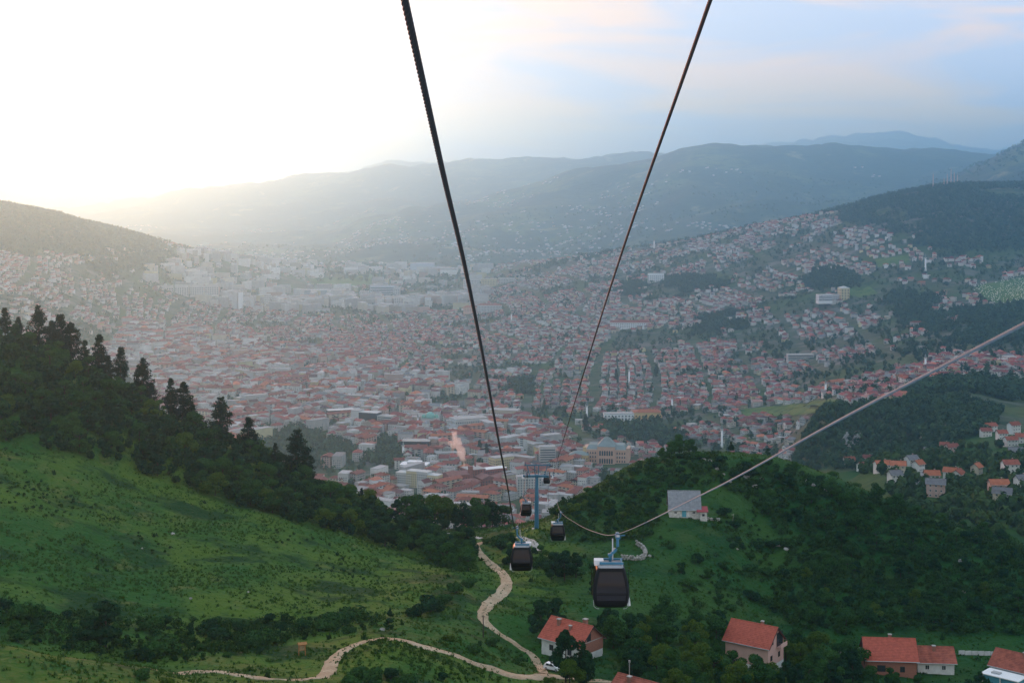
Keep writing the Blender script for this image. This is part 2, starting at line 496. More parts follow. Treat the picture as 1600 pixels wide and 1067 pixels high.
PROFILES = {
    -500: [(60, 2100), (100, 1450), (185, 1060), (240, 1000), (270, 930), (300, 820), (340, 690), (370, 610), (440, 420), (480, 415), (560, 480), (800, 640), (1200, 760), (2100, 692), (2700, 540), (3200, 420), (3800, 340), (4500, 270), (5200, 290), (6500, 350), (9000, 370), (13000, 345), (18000, 290), (22000, 268), (27000, 272)],
    -200: [(60, 2100), (100, 1470), (185, 1060), (205, 1005), (235, 1000), (260, 950), (300, 840), (340, 725), (370, 650), (440, 468), (475, 462), (540, 520), (800, 660), (1200, 780), (2100, 692), (2700, 550), (3200, 440), (3800, 365), (4500, 288), (5200, 305), (6500, 365), (9000, 376), (13000, 350), (18000, 295), (22000, 270), (27000, 276)],
    0: [(60, 2100), (100, 1500), (140, 1230), (185, 1067), (203, 1012), (232, 1012), (260, 965), (300, 865), (340, 765), (370, 692), (440, 528), (472, 522), (530, 575), (700, 700), (1000, 800), (1300, 820), (2100, 692), (2700, 570), (3200, 455), (3800, 388), (4500, 318), (5200, 328), (6500, 370), (9000, 378), (13000, 352), (18000, 300), (22000, 272), (27000, 280)],
    100: [(60, 2100), (100, 1500), (140, 1240), (185, 1080), (208, 1030), (236, 1030), (260, 985), (300, 890), (340, 800), (375, 708), (440, 565), (472, 560), (530, 610), (700, 730), (1000, 810), (1300, 830), (2100, 692), (2700, 590), (3300, 490), (3900, 410), (4600, 337), (5200, 344), (6500, 385), (9000, 381), (13000, 353), (17000, 318), (19000, 330), (22000, 283), (27000, 288)],
    200: [(60, 2100), (100, 1500), (140, 1250), (185, 1095), (212, 1042), (240, 1040), (260, 1000), (285, 950), (320, 880), (360, 790), (388, 728), (440, 618), (470, 612), (530, 660), (700, 760), (1000, 820), (1300, 840), (2100, 692), (2700, 603), (3400, 520), (4000, 445), (4500, 392), (5000, 362), (5500, 366), (7000, 395), (10000, 374), (13000, 355), (16500, 312), (19000, 325), (22000, 290), (27000, 296)],
    300: [(60, 2150), (100, 1530), (140, 1270), (185, 1110), (215, 1062), (240, 1050), (262, 1012), (285, 968), (320, 900), (360, 818), (388, 762), (440, 672), (465, 668), (520, 705), (700, 790), (1000, 835), (1300, 850), (2100, 692), (2700, 603), (3400, 535), (4200, 470), (4800, 420), (5400, 388), (6000, 390), (7500, 398), (10000, 374), (13000, 355), (16500, 297), (19000, 315), (22000, 296), (27000, 300)],
    400: [(60, 2150), (100, 1550), (140, 1290), (185, 1130), (218, 1068), (240, 1052), (262, 1018), (285, 980), (305, 940), (340, 872), (372, 812), (388, 790), (432, 722), (455, 716), (510, 750), (700, 820), (1000, 850), (1300, 860), (2100, 692), (2700, 603), (3400, 538), (4200, 488), (5000, 448), (5600, 418), (6200, 408), (7500, 398), (10000, 374), (13000, 355), (16500, 279), (19000, 300), (22000, 288), (27000, 292)],
    500: [(60, 2150), (100, 1560), (140, 1310), (185, 1150), (225, 1075), (248, 1050), (266, 1015), (285, 985), (310, 945), (345, 885), (372, 838), (390, 815), (428, 770), (450, 764), (500, 795), (700, 840), (1000, 855), (1300, 870), (2100, 692), (2700, 603), (3400, 538), (4200, 491), (5000, 458), (6000, 425), (7000, 407), (8500, 390), (10000, 372), (13000, 345), (16500, 270), (19000, 290), (22000, 275), (27000, 285)],
    600: [(60, 2150), (100, 1580), (140, 1330), (185, 1180), (225, 1090), (247, 1052), (262, 1010), (282, 985), (310, 950), (345, 905), (370, 868), (390, 848), (420, 812), (442, 808), (485, 835), (700, 850), (1000, 860), (1300, 870), (2100, 692), (2700, 603), (3400, 538), (4200, 491), (5000, 458), (5700, 434), (6500, 415), (8000, 388), (10000, 345), (12000, 325), (14000, 300), (16500, 262), (19000, 280), (22000, 256), (27000, 275)],
    700: [(60, 2200), (100, 1600), (140, 1350), (185, 1200), (225, 1105), (250, 1062), (270, 1022), (292, 985), (320, 940), (350, 900), (380, 868), (410, 842), (430, 830), (460, 826), (500, 840), (700, 852), (1000, 860), (1300, 870), (2100, 692), (2700, 603), (3400, 536), (4200, 487), (5000, 450), (5600, 430), (6200, 424), (7000, 402), (8500, 370), (10000, 338), (11000, 314), (12500, 318), (14000, 300), (16500, 254), (19000, 272), (22000, 250), (27000, 270)],
    760: [(60, 2200), (100, 1620), (140, 1370), (185, 1220), (225, 1125), (255, 1075), (275, 1035), (300, 985), (325, 940), (350, 903), (380, 868), (405, 843), (425, 830), (455, 826), (500, 845), (700, 858), (1000, 865), (1300, 870), (2100, 692), (2700, 601), (3400, 530), (4000, 488), (4800, 447), (5400, 424), (5800, 418), (6800, 415), (8000, 382), (9500, 335), (11000, 300), (12500, 308), (14000, 296), (16500, 249), (19000, 266), (22000, 250), (27000, 268)],
    840: [(60, 2200), (100, 1640), (140, 1390), (185, 1240), (225, 1140), (255, 1090), (278, 1052), (292, 1040), (320, 965), (350, 905), (380, 855), (400, 824), (420, 815), (445, 815), (500, 850), (700, 870), (1000, 870), (1300, 870), (2100, 690), (2700, 598), (3400, 520), (4000, 473), (4800, 428), (5300, 408), (5700, 408), (6600, 420), (7500, 398), (9000, 345), (11000, 280), (12500, 292), (14000, 285), (16500, 244), (19000, 262), (22000, 258), (27000, 268)],
    900: [(60, 2200), (100, 1650), (140, 1400), (185, 1250), (225, 1150), (255, 1098), (278, 1060), (292, 1040), (320, 968), (350, 908), (380, 856), (400, 820), (430, 782), (450, 775), (480, 785), (550, 850), (800, 870), (1300, 870), (2100, 688), (2700, 595), (3400, 510), (4000, 460), (4800, 410), (5200, 399), (5700, 408), (7000, 410), (8000, 375), (9500, 320), (11000, 265), (12500, 280), (14000, 275), (16500, 241), (19000, 260), (27000, 266)],
    1000: [(60, 2200), (100, 1660), (140, 1410), (200, 1220), (250, 1115), (280, 1068), (300, 1035), (330, 962), (360, 895), (390, 832), (420, 772), (450, 726), (470, 724), (520, 790), (620, 860), (1000, 880), (1300, 870), (1700, 780), (2100, 682), (2700, 585), (3400, 495), (4000, 440), (4600, 397), (5000, 386), (5600, 398), (7000, 390), (8500, 330), (10000, 275), (11000, 251), (12500, 268), (16500, 238), (19000, 255), (27000, 262)],
    1100: [(60, 2200), (100, 1670), (140, 1420), (200, 1230), (250, 1125), (300, 1055), (340, 972), (370, 892), (395, 818), (412, 790), (438, 728), (460, 708), (480, 710), (535, 790), (650, 860), (1000, 880), (1300, 865), (1700, 765), (2100, 670), (2700, 575), (3400, 480), (4000, 415), (4500, 376), (4800, 371), (5500, 390), (7000, 370), (9000, 288), (10500, 234), (11000, 229), (12500, 252), (16500, 246), (21000, 240), (27000, 256)],
    1200: [(60, 2200), (100, 1680), (140, 1430), (200, 1240), (250, 1135), (300, 1070), (330, 1046), (360, 965), (390, 885), (420, 798), (442, 738), (458, 714), (478, 718), (535, 800), (650, 860), (1000, 870), (1300, 830), (1700, 735), (2100, 658), (2700, 560), (3400, 460), (4000, 387), (4400, 352), (4700, 349), (5500, 380), (7000, 360), (9000, 285), (11000, 225), (12500, 245), (16500, 250), (21000, 238), (24000, 225), (27000, 240)],
    1300: [(60, 2200), (100, 1690), (140, 1440), (200, 1250), (250, 1145), (300, 1080), (330, 1046), (360, 975), (390, 895), (420, 810), (440, 758), (452, 746), (480, 765), (540, 840), (700, 850), (850, 810), (1000, 765), (1150, 772), (1290, 722), (1370, 648), (1450, 638), (1700, 632), (2100, 600), (2700, 540), (3400, 430), (4000, 352), (4300, 331), (4600, 332), (5500, 370), (7000, 345), (9000, 290), (11000, 226), (12500, 245), (16500, 250), (21000, 228), (24000, 211), (27000, 230)],
    1400: [(60, 2200), (100, 1700), (140, 1450), (200, 1260), (250, 1155), (300, 1090), (330, 1052), (360, 990), (390, 915), (415, 838), (432, 796), (444, 788), (475, 808), (560, 850), (680, 830), (800, 780), (900, 746), (1000, 722), (1060, 712), (1160, 750), (1270, 715), (1360, 645), (1420, 630), (1550, 624), (1800, 605), (2100, 578), (2700, 515), (3400, 402), (3900, 322), (4200, 305), (4500, 308), (5300, 350), (6500, 335), (7500, 312), (9000, 290), (11000, 227), (12500, 245), (16500, 250), (21000, 225), (24000, 206), (27000, 228)],
    1500: [(60, 2200), (100, 1700), (140, 1450), (200, 1265), (250, 1160), (300, 1095), (330, 1060), (355, 1005), (380, 935), (405, 865), (422, 830), (434, 824), (465, 842), (560, 862), (680, 822), (800, 785), (900, 752), (1000, 724), (1100, 706), (1200, 688), (1320, 650), (1420, 622), (1600, 600), (1900, 570), (2200, 545), (2700, 492), (3400, 387), (3900, 302), (4100, 290), (4400, 292), (5300, 330), (6500, 300), (7500, 266), (8500, 268), (11000, 231), (12500, 245), (21000, 240), (24000, 227), (27000, 236)],
    1600: [(60, 2200), (100, 1700), (140, 1450), (200, 1270), (250, 1165), (300, 1105), (330, 1066), (350, 1020), (370, 960), (395, 890), (412, 860), (424, 854), (455, 866), (560, 870), (680, 815), (800, 772), (900, 742), (1000, 714), (1100, 694), (1200, 674), (1400, 640), (1700, 595), (2100, 545), (2700, 478), (3400, 396), (3900, 302), (4100, 292), (4500, 296), (5300, 310), (6500, 265), (7500, 215), (8500, 222), (11000, 245), (16000, 245), (24000, 238), (27000, 242)],
    1800: [(60, 2200), (100, 1700), (140, 1450), (200, 1280), (250, 1175), (300, 1115), (330, 1080), (370, 990), (395, 925), (410, 900), (425, 896), (455, 905), (560, 890), (680, 820), (800, 770), (900, 735), (1100, 680), (1400, 620), (1700, 575), (2100, 520), (2700, 450), (3400, 380), (3900, 310), (4200, 300), (4700, 300), (5300, 290), (6500, 220), (7500, 170), (8500, 180), (11000, 230), (24000, 240), (27000, 244)],
    2100: [(60, 2200), (100, 1700), (140, 1450), (200, 1290), (250, 1190), (300, 1130), (350, 1060), (410, 950), (430, 946), (460, 950), (560, 900), (680, 820), (800, 760), (1100, 660), (1400, 590), (1700, 540), (2100, 480), (2700, 410), (3400, 350), (4100, 300), (5300, 260), (6500, 190), (7500, 140), (8500, 150), (11000, 220), (24000, 240), (27000, 244)],
}


def pchip(xk, yk, x):
    xk, yk = np.asarray(xk, float), np.asarray(yk, float)
    h = np.diff(xk)
    d = np.diff(yk) / h
    m = np.zeros_like(yk)
    for i in range(1, len(xk) - 1):
        if d[i - 1] * d[i] > 0:
            w1, w2 = 2 * h[i] + h[i - 1], h[i] + 2 * h[i - 1]
            m[i] = (w1 + w2) / (w1 / d[i - 1] + w2 / d[i])
    m[0], m[-1] = d[0], d[-1]
    i = np.clip(np.searchsorted(xk, x) - 1, 0, len(xk) - 2)
    t = (x - xk[i]) / h[i]
    return (yk[i] * (1 + 2 * t) * (1 - t) ** 2 + m[i] * h[i] * t * (1 - t) ** 2
            + yk[i + 1] * t * t * (3 - 2 * t) + m[i + 1] * h[i] * t * t * (t - 1))


C0, C1, CSTEP = -500.0, 2100.0, 6.0
GC = np.arange(C0, C1 + 0.1, CSTEP)                      # columns
GY = np.concatenate([np.arange(60, 180, 4.0), np.arange(180, 500, 1.5), np.geomspace(500, 27000, 330)])
_ls = np.log(GY)
_pk = sorted(PROFILES)
_prof = np.array([pchip(np.log([a for a, b in PROFILES[k]]), [b for a, b in PROFILES[k]], _ls) for k in _pk])
ROW = np.zeros((len(GY), len(GC)))
for _i in range(len(GY)):
    ROW[_i] = pchip(_pk, _prof[:, _i], GC)
GX = (GC[None, :] - 800.0) / F * GY[:, None]
GYY = np.repeat(GY[:, None], len(GC), axis=1)
GZ = CAMZ - (ROW - HZ) / F * GYY
# relief: humps and sheep tracks near by, gullies and spurs far off
_near = np.clip((520 - GYY) / 60, 0, 1)
_mid = np.clip((GYY - 520) / 400, 0, 1) * np.clip((7000 - GYY) / 2500, 0, 1)
_far = np.clip((GYY - 4300) / 3500, 0, 1)
GZ += _near * (0.9 * fbm(GX / 22, GYY / 22, 3, 4) + 0.22 * fbm(GX / 3.5, GYY / 3.5, 9, 3))
_terr = np.clip((GX + 30) / -30, 0, 1) * np.clip((GYY - 235) / 20, 0, 1)
GZ += _near * _terr * 0.22 * np.sin((GZ - CAMZ) * 2 * math.pi / 4.3 + 3 * fbm(GX / 40, GYY / 40, 21, 2))
GZ += _mid * 5.0 * fbm(GX / 260, GYY / 260, 5, 4)
_rdg = 1 - np.abs(fbm(GX / 1500, GYY / 1500, 31, 5)) * 1.6
GZ += _far * GYY * (0.0060 * _rdg + 0.0036 * fbm(GX / 480, GYY / 480, 37, 4) - 0.0062)
ROWF = HZ + (CAMZ - GZ) / GYY * F
SEEN = np.minimum.accumulate(ROWF, axis=0)             # highest ground row met so far along each line of sight


def _gi(x, y):
    y = np.clip(np.asarray(y, float), GY[0], GY[-1] - 1e-3)
    c = np.clip((np.asarray(x, float) / y * F + 800.0 - C0) / CSTEP, 0, len(GC) - 1.001)
    i = np.clip(np.searchsorted(GY, y, side='right') - 1, 0, len(GY) - 2)
    t = (y - GY[i]) / (GY[i + 1] - GY[i])
    j = c.astype(int)
    s = c - j
    return i, j, t, s


def _lerp(A, x, y):
    i, j, t, s = _gi(x, y)
    return ((A[i, j] * (1 - s) + A[i, j + 1] * s) * (1 - t) + (A[i + 1, j] * (1 - s) + A[i + 1, j + 1] * s) * t)


def H(x, y):
    return _lerp(GZ, x, y)


def G(px, y):
    """ground point under a photo column at a distance"""
    x = (px - 800.0) / F * y
    return Vector((x, y, float(H(x, y))))


def hit(px, v, y0=170.0, y1=26000.0):
    """first ground met looking through photo point (px, v)"""
    j = int(round((px - C0) / CSTEP))
    j = max(0, min(len(GC) - 1, j))
    col = ROWF[:, j]
    idx = np.where((GY >= y0) & (GY <= y1) & (col <= v))[0]
    if len(idx) == 0:
        y = y1
    else:
        i = idx[0]
        if i > 0 and GY[i - 1] >= y0 and col[i - 1] > v:
            t = (col[i - 1] - v) / (col[i - 1] - col[i])
            y = GY[i - 1] + t * (GY[i] - GY[i - 1])
        else:
            y = GY[i]
    return G(px, y)


def rows_of(x, y, z):
    return 800 + x / y * F, HZ + (CAMZ - z) / y * F


def seen(x, y, z_top):
    """is a thing whose top is z_top at (x, y) above the ground in front of it?"""
    px, v = rows_of(x, y, z_top)
    i, j, t, s = _gi(x, y)
    return v < SEEN[np.maximum(i - 1, 0), j] + 0.5


def inpoly(px, v, poly):
    px, v = np.asarray(px, float), np.asarray(v, float)
    r = np.zeros(px.shape, bool)
    n = len(poly)
    for k in range(n):
        x1, y1 = poly[k]
        x2, y2 = poly[(k + 1) % n]
        c = ((y1 > v) != (y2 > v)) & (px < (x2 - x1) * (v - y1) / (y2 - y1 + 1e-9) + x1)
        r ^= c
    return r


M_MEADOW = blend_mat("meadow_grass", [
    ((0.066, 0.122, 0.016), 0.018, 0.43, 0.58, 1, (1, 1, 1)),
    ((0.011, 0.046, 0.011), 0.045, 0.50, 0.62, 2, (1, 1.6, 1)),
    ((0.095, 0.118, 0.030), 0.09, 0.55, 0.72, 3, (1, 1, 1)),
    ((0.018, 0.058, 0.010), 0.40, 0.56, 0.72, 4, (1, 1, 1)),
    ((0.14, 0.115, 0.060), 0.9, 0.64, 0.74, 5, (1, 1, 1)),
], (0.022, 0.086, 0.014), bump=1.0, bscale=0.8, bdist=0.9, east=((0.010, 0.058, 0.014), 2.0, 22.0, 0.68))
M_CITYGROUND = blend_mat("city_ground", [
    ((0.15, 0.145, 0.135), 0.018, 0.50, 0.62, 1, (1, 1, 1)),
    ((0.050, 0.085, 0.025), 0.006, 0.46, 0.60, 2, (1, 1, 1)),
    ((0.020, 0.046, 0.016), 0.03, 0.52, 0.62, 3, (1, 1, 1)),
], (0.06, 0.078, 0.045), bump=0.4, bscale=0.05, bdist=4)
M_HILLS = blend_mat("hill_cover", [
    ((0.10, 0.135, 0.045), 0.0011, 0.47, 0.62, 1, (1, 1, 1)),
    ((0.016, 0.042, 0.028), 0.0024, 0.47, 0.56, 2, (1, 1, 1)),
    ((0.20, 0.20, 0.10), 0.004, 0.58, 0.68, 3, (1, 1, 1)),
    ((0.010, 0.030, 0.022), 0.014, 0.50, 0.64, 4, (1, 1, 1)),
], (0.026, 0.050, 0.024), bump=0.9, bscale=0.012, bdist=22)


def terrain(name, i0, i1, m):
    n, k = i1 - i0 + 1, len(GC)
    vs = np.stack([GX[i0:i1 + 1], GYY[i0:i1 + 1], GZ[i0:i1 + 1]], axis=-1).reshape(-1, 3)
    ii, jj = np.meshgrid(np.arange(n - 1), np.arange(k - 1), indexing='ij')
    a = (ii * k + jj).ravel()
    q = np.stack([a, a + 1, a + 1 + k, a + k], axis=1)
    o = link(name, np_mesh(name, vs, quads=q, mats=[m], smooth=True))
    o["kind"] = "structure"
    return o


_ia = int(np.searchsorted(GY, 1240))
_ib = int(np.searchsorted(GY, 6300))
hillside = terrain("hillside_ground", 0, _ia, M_MEADOW)
valley = terrain("valley_ground", _ia, _ib, M_CITYGROUND)
hills = terrain("distant_hills", _ib, len(GY) - 1, M_HILLS)
# ------------------------------------------------------------------ roads and paths on the hillside
M_DIRT = blend_mat("dirt_track", [
    ((0.42, 0.33, 0.225), 0.22, 0.42, 0.60, 1, (1, 1, 1)),
    ((0.27, 0.20, 0.13), 0.7, 0.56, 0.66, 2, (1, 1, 1)),
    ((0.50, 0.43, 0.32), 2.2, 0.55, 0.70, 3, (1, 1, 1)),
], (0.34, 0.25, 0.16), bump=0.7, bscale=2.5, bdist=0.2)
M_GRAVEL = blend_mat("pale_gravel", [
    ((0.45, 0.43, 0.40), 0.5, 0.42, 0.60, 1, (1, 1, 1)),
    ((0.25, 0.22, 0.19), 1.7, 0.55, 0.68, 2, (1, 1, 1)),
], (0.36, 0.34, 0.31), bump=0.4, bscale=3.0)


def spline(pts, step):
    """Catmull-Rom through 2-D or 3-D points, resampled at about step metres"""
    pts = [Vector(p) for p in pts]
    pts = [pts[0] * 2 - pts[1]] + pts + [pts[-1] * 2 - pts[-2]]
    out = []
    for i in range(1, len(pts) - 2):
        p0, p1, p2, p3 = pts[i - 1:i + 3]
        n = max(2, int((p2 - p1).length / step))
        for k in range(n):
            t = k / n
            out.append(0.5 * ((2 * p1) + (p2 - p0) * t + (2 * p0 - 5 * p1 + 4 * p2 - p3) * t * t + (3 * p1 - p0 - 3 * p2 + p3) * t ** 3))
    out.append(pts[-2])
    return out


ROAD_CELLS = []


def ribbon(name, pts, m, lift=0.14, seed=0):
    """pts: (photo column, photo row, width in metres); a worn strip laid on the ground with ragged edges"""
    w3 = []
    for (px, v, w) in pts:
        g = hit(px, v, 170, 560)
        w3.append((g.x, g.y, w * 0.85))
    c = spline(w3, 0.7)
    vs, qs = [], []
    NS = 9
    for i, p in enumerate(c):
        d = (c[min(i + 1, len(c) - 1)] - c[max(i - 1, 0)])
        n = Vector((-d.y, d.x)).normalized()
        for s in range(NS):
            f = s / (NS - 1) * 2 - 1
            rag = 1 + (0.22 * float(fbm(i * 0.33, 3.3 + (f > 0) * 9, seed, 3)) if abs(f) > 0.7 else 0)
            x, y = p.x + n.x * f * p.z * 0.5 * rag, p.y + n.y * f * p.z * 0.5 * rag
            dz = lift - 0.10 * math.exp(-((abs(f) - 0.45) / 0.16) ** 2)       # two wheel ruts
            if s in (0, NS - 1):
                dz = -0.35
            vs.append((x, y, float(H(x, y)) + dz))
        ROAD_CELLS.append((p.x, p.y, p.z * 0.5))
        if i:
            for s in range(NS - 1):
                a = (i - 1) * NS + s
                qs.append((a, a + NS, a + NS + 1, a + 1))
    o = link(name, np_mesh(name, vs, quads=qs, mats=[m], smooth=True))
    o["kind"] = "structure"
    return o


ribbon("dirt_road", [(230, 1044, 2.6), (300, 1049, 3.2), (400, 1058, 3.6), (470, 1062, 3.8), (510, 1052, 3.8), (522, 1030, 3.8), (545, 1012, 3.8),
                     (590, 999, 4.0), (640, 1003, 4.2), (700, 1020, 4.2), (760, 1042, 4.2), (810, 1056, 4.6), (860, 1056, 4.4), (905, 1062, 4.0), (960, 1066, 3.6), (1000, 1075, 3.4)], M_DIRT, seed=1)
ribbon("dirt_track", [(850, 1052, 2.6), (836, 1030, 2.6), (808, 1008, 2.6), (775, 985, 3.0), (754, 965, 3.6), (765, 942, 4.0), (790, 918, 4.4), (788, 900, 3.6),
                      (768, 882, 3.2), (752, 866, 3.0), (744, 852, 2.6), (760, 845, 2.4)], M_DIRT, lift=0.17, seed=2)
ribbon("gravel_path", [(682, 831, 2.0), (710, 834, 2.2), (735, 838, 2.2), (752, 841, 2.0)], M_GRAVEL, seed=3)
ribbon("gravel_pad", [(806, 838, 1.6), (822, 843, 2.0), (836, 850, 2.8), (842, 860, 2.0)], M_GRAVEL, seed=4)
ribbon("garden_path", [(1300, 1026, 2.0), (1310, 1018, 2.2), (1330, 1013, 2.4), (1352, 1012, 2.2)], M_GRAVEL, lift=0.2, seed=5)
ribbon("driveway", [(1200, 1048, 2.6), (1222, 1052, 3.0), (1240, 1060, 3.0)], M_GRAVEL, lift=0.2, seed=6)
RC = np.array(ROAD_CELLS)


def off_road(x, y, margin=0.5):
    d = np.hypot(RC[:, 0] - x, RC[:, 1] - y) - RC[:, 2]
    return d.min() > margin


# ------------------------------------------------------------------ plants: prototypes
M_LEAF = leaf_mat("leaf_broad", (0.010, 0.046, 0.018), (0.050, 0.125, 0.030), 0.30)
M_LEAF_L = leaf_mat("leaf_bright", (0.030, 0.080, 0.014), (0.090, 0.150, 0.025), 0.35)
M_LEAF_D = leaf_mat("leaf_deep", (0.006, 0.030, 0.016), (0.024, 0.068, 0.026), 0.22)
M_NEEDLE = leaf_mat("needles", (0.006, 0.022, 0.014), (0.016, 0.044, 0.024), 0.12)
M_SCRUB = leaf_mat("leaf_scrub", (0.008, 0.034, 0.014), (0.040, 0.085, 0.020), 0.22)
M_BARK = mat("bark", (0.060, 0.045, 0.032), 0.95, var=0.5, scale=3.0, bump=0.6, bscale=9)
M_LEAF_FAR = mat("leaf_far", (0.03, 0.06, 0.03), 0.95, attr=True, var=0.35, scale=0.09, spec=0.05)


def leaf_cloud(blobs, n, size, g, flat=0.0, inner=0.72):
    """n leaf faces spread through a few uneven lobes; returns verts and quads"""
    b = np.array(blobs, float)                       # x y z rx ry rz
    wgt = (b[:, 3] * b[:, 4] * b[:, 5]) ** (2 / 3)
    k = g.choice(len(b), n, p=wgt / wgt.sum())
    d = g.normal(size=(n, 3))
    d /= np.linalg.norm(d, axis=1)[:, None]
    rr = inner + (1.06 - inner) * g.random(n) ** 0.6
    c = b[k, :3] + d * b[k, 3:] * rr[:, None]
    nr = d + g.normal(size=(n, 3)) * 0.55
    nr[:, 2] += 0.25 + flat
    nr /= np.linalg.norm(nr, axis=1)[:, None]
    t = np.cross(nr, g.normal(size=(n, 3)))
    t /= np.linalg.norm(t, axis=1)[:, None] + 1e-9
    w = np.cross(nr, t)
    s = size * (0.55 + 0.9 * g.random(n))[:, None]
    a = 0.62
    vs = np.stack([c - t * s * a, c - w * s * 0.5 + t * s * 0.1, c + t * s * a, c + w * s * 0.5], axis=1).reshape(-1, 3)
    q = np.arange(n * 4).reshape(-1, 4)
    return vs, q


def trunk_mb(h, r, g, limbs, spread):
    mb = MB()
    lean = g.normal(size=2) * 0.04 * h
    top = Vector((lean[0], lean[1], h))
    mb.tube([(0, 0, -0.5), (0, 0, 0.0), (lean[0] * 0.4, lean[1] * 0.4, h * 0.5), top], [r * 1.35, r * 1.1, r * 0.75, r * 0.25], 7)
    for k in range(limbs):
        a = 2 * math.pi * (k + g.random()) / limbs
        z = h * (0.35 + 0.5 * g.random())
        s = spread * (0.6 + 0.4 * g.random())
        p0 = Vector((lean[0] * z / h, lean[1] * z / h, z))
        p2 = p0 + Vector((math.cos(a) * s, math.sin(a) * s, s * (0.5 + 0.5 * g.random())))
        mb.tube([p0, p0.lerp(p2, 0.5) + Vector((0, 0, -0.06 * s)), p2], [r * 0.45, r * 0.3, r * 0.1], 5)
    return mb


def broadleaf_proto(seed, h, w, n, leaf, m, leafsize=0.34):
    """crown of many lobes on a forked trunk, base at the origin"""
    g = np.random.default_rng(seed)
    blobs = []
    nb = int(g.integers(11, 17))
    for k in range(nb):
        t = g.random()
        z = h * (0.17 + 0.70 * t)
        env = w * 0.5 * (0.55 + 0.75 * math.sin(math.pi * min(1, 0.12 + t * 0.88)) ** 0.8 - 0.3 * t)
        a = g.random() * 2 * math.pi
        d = env * math.sqrt(g.random()) * 0.85
        r = w * (0.13 + 0.10 * g.random())
        blobs.append((math.cos(a) * d, math.sin(a) * d, z, r * 1.1, r * 1.1, r * 0.85))
    blobs.append((0, 0, h * 0.84, w * 0.17, w * 0.17, h * 0.14))
    vs, q = leaf_cloud(blobs, n, leafsize, g)
    crown = np_mesh("crown", vs, quads=q, mats=[m])
    trunk = trunk_mb(h * 0.8, 0.022 * h, g, 6, w * 0.3).mesh("trunk", [M_BARK], True)
    return crown, trunk, h, w


def shrub_proto(seed, h, w, n, m, leafsize=0.28):
    """bush: lobes down to the ground and a few stems inside, one mesh"""
    g = np.random.default_rng(seed)
    blobs = []
    for k in range(int(g.integers(6, 10))):
        a = g.random() * 2 * math.pi
        d = w * 0.34 * math.sqrt(g.random())
        r = w * (0.16 + 0.1 * g.random())
        z = h * (0.25 + 0.5 * g.random()) * (1 - 0.25 * d / (w * 0.34 + 1e-6))
        blobs.append((math.cos(a) * d, math.sin(a) * d, z, r, r, h * (0.18 + 0.12 * g.random())))
    vs, q = leaf_cloud(blobs, n, leafsize, g)
    mb = MB()
    for k in range(5):
        a = 2 * math.pi * k / 5 + g.random()
        mb.tube([(0, 0, -0.4), (math.cos(a) * w * 0.1, math.sin(a) * w * 0.1, h * 0.3), (math.cos(a) * w * 0.25, math.sin(a) * w * 0.25, h * 0.65)],
                [0.05, 0.04, 0.015], 4, cap=False)
    tv = np.array(mb.v)
    tq = np.array(mb.f) + len(vs)
    me = np_mesh("shrub", np.concatenate([vs, tv]), quads=np.concatenate([q, tq]), mats=[m, M_BARK],
                 qmat=np.concatenate([np.zeros(len(q), int), np.ones(len(tq), int)]))
    return me, h, w


def pine_proto(seed, h, w, m, n=4200):
    """old pine: bare lower trunk, uneven whorls of flat sprays, open near the top"""
    g = np.random.default_rng(seed)
    blobs = []
    mb = MB()
    lean = g.normal(size=2) * 0.03 * h
    mb.tube([(0, 0, -0.6), (lean[0] * 0.3, lean[1] * 0.3, h * 0.4), (lean[0], lean[1], h * 0.97)], [0.024 * h, 0.017 * h, 0.004 * h], 7)
    z = h * 0.16
    while z < h * 0.97:
        t = z / h
        L = w * 0.5 * (min(1.0, 0.55 + 1.6 * (t - 0.15)) if t < 0.42 else (1 - t) / 0.58 * 0.92 + 0.10)
        nb = int(g.integers(4, 7))
        a0 = g.random() * 6.28
        for k in range(nb):
            if g.random() < 0.14:
                continue
            a = a0 + 2 * math.pi * k / nb + g.normal() * 0.25
            l = L * (0.62 + 0.5 * g.random())
            up = (0.05 + 0.28 * t) * l
            p0 = Vector((lean[0] * t, lean[1] * t, z))
            p1 = p0 + Vector((math.cos(a) * l, math.sin(a) * l, up))
            mb.tube([p0, p0.lerp(p1, 0.55) + Vector((0, 0, -0.05 * l)), p1], [0.05, 0.035, 0.012], 4, cap=False)
            for f in (0.45, 0.72, 0.97):
                c = p0.lerp(p1, f)
                r = (0.15 + 0.16 * f) * (0.45 * L + 0.30 * w * 0.5) + 0.26
                blobs.append((c.x + g.normal() * 0.2, c.y + g.normal() * 0.2, c.z + 0.12 + g.normal() * 0.15, r, r, r * 0.62))
        z += h * (0.055 + 0.035 * g.random())
    blobs.append((lean[0], lean[1], h * 0.96, w * 0.07, w * 0.07, h * 0.05))
    vs, q = leaf_cloud(blobs, n, 0.34, g, inner=0.4)
    return np_mesh("crown", vs, quads=q, mats=[m]), mb.mesh("trunk", [M_BARK], True), h, w


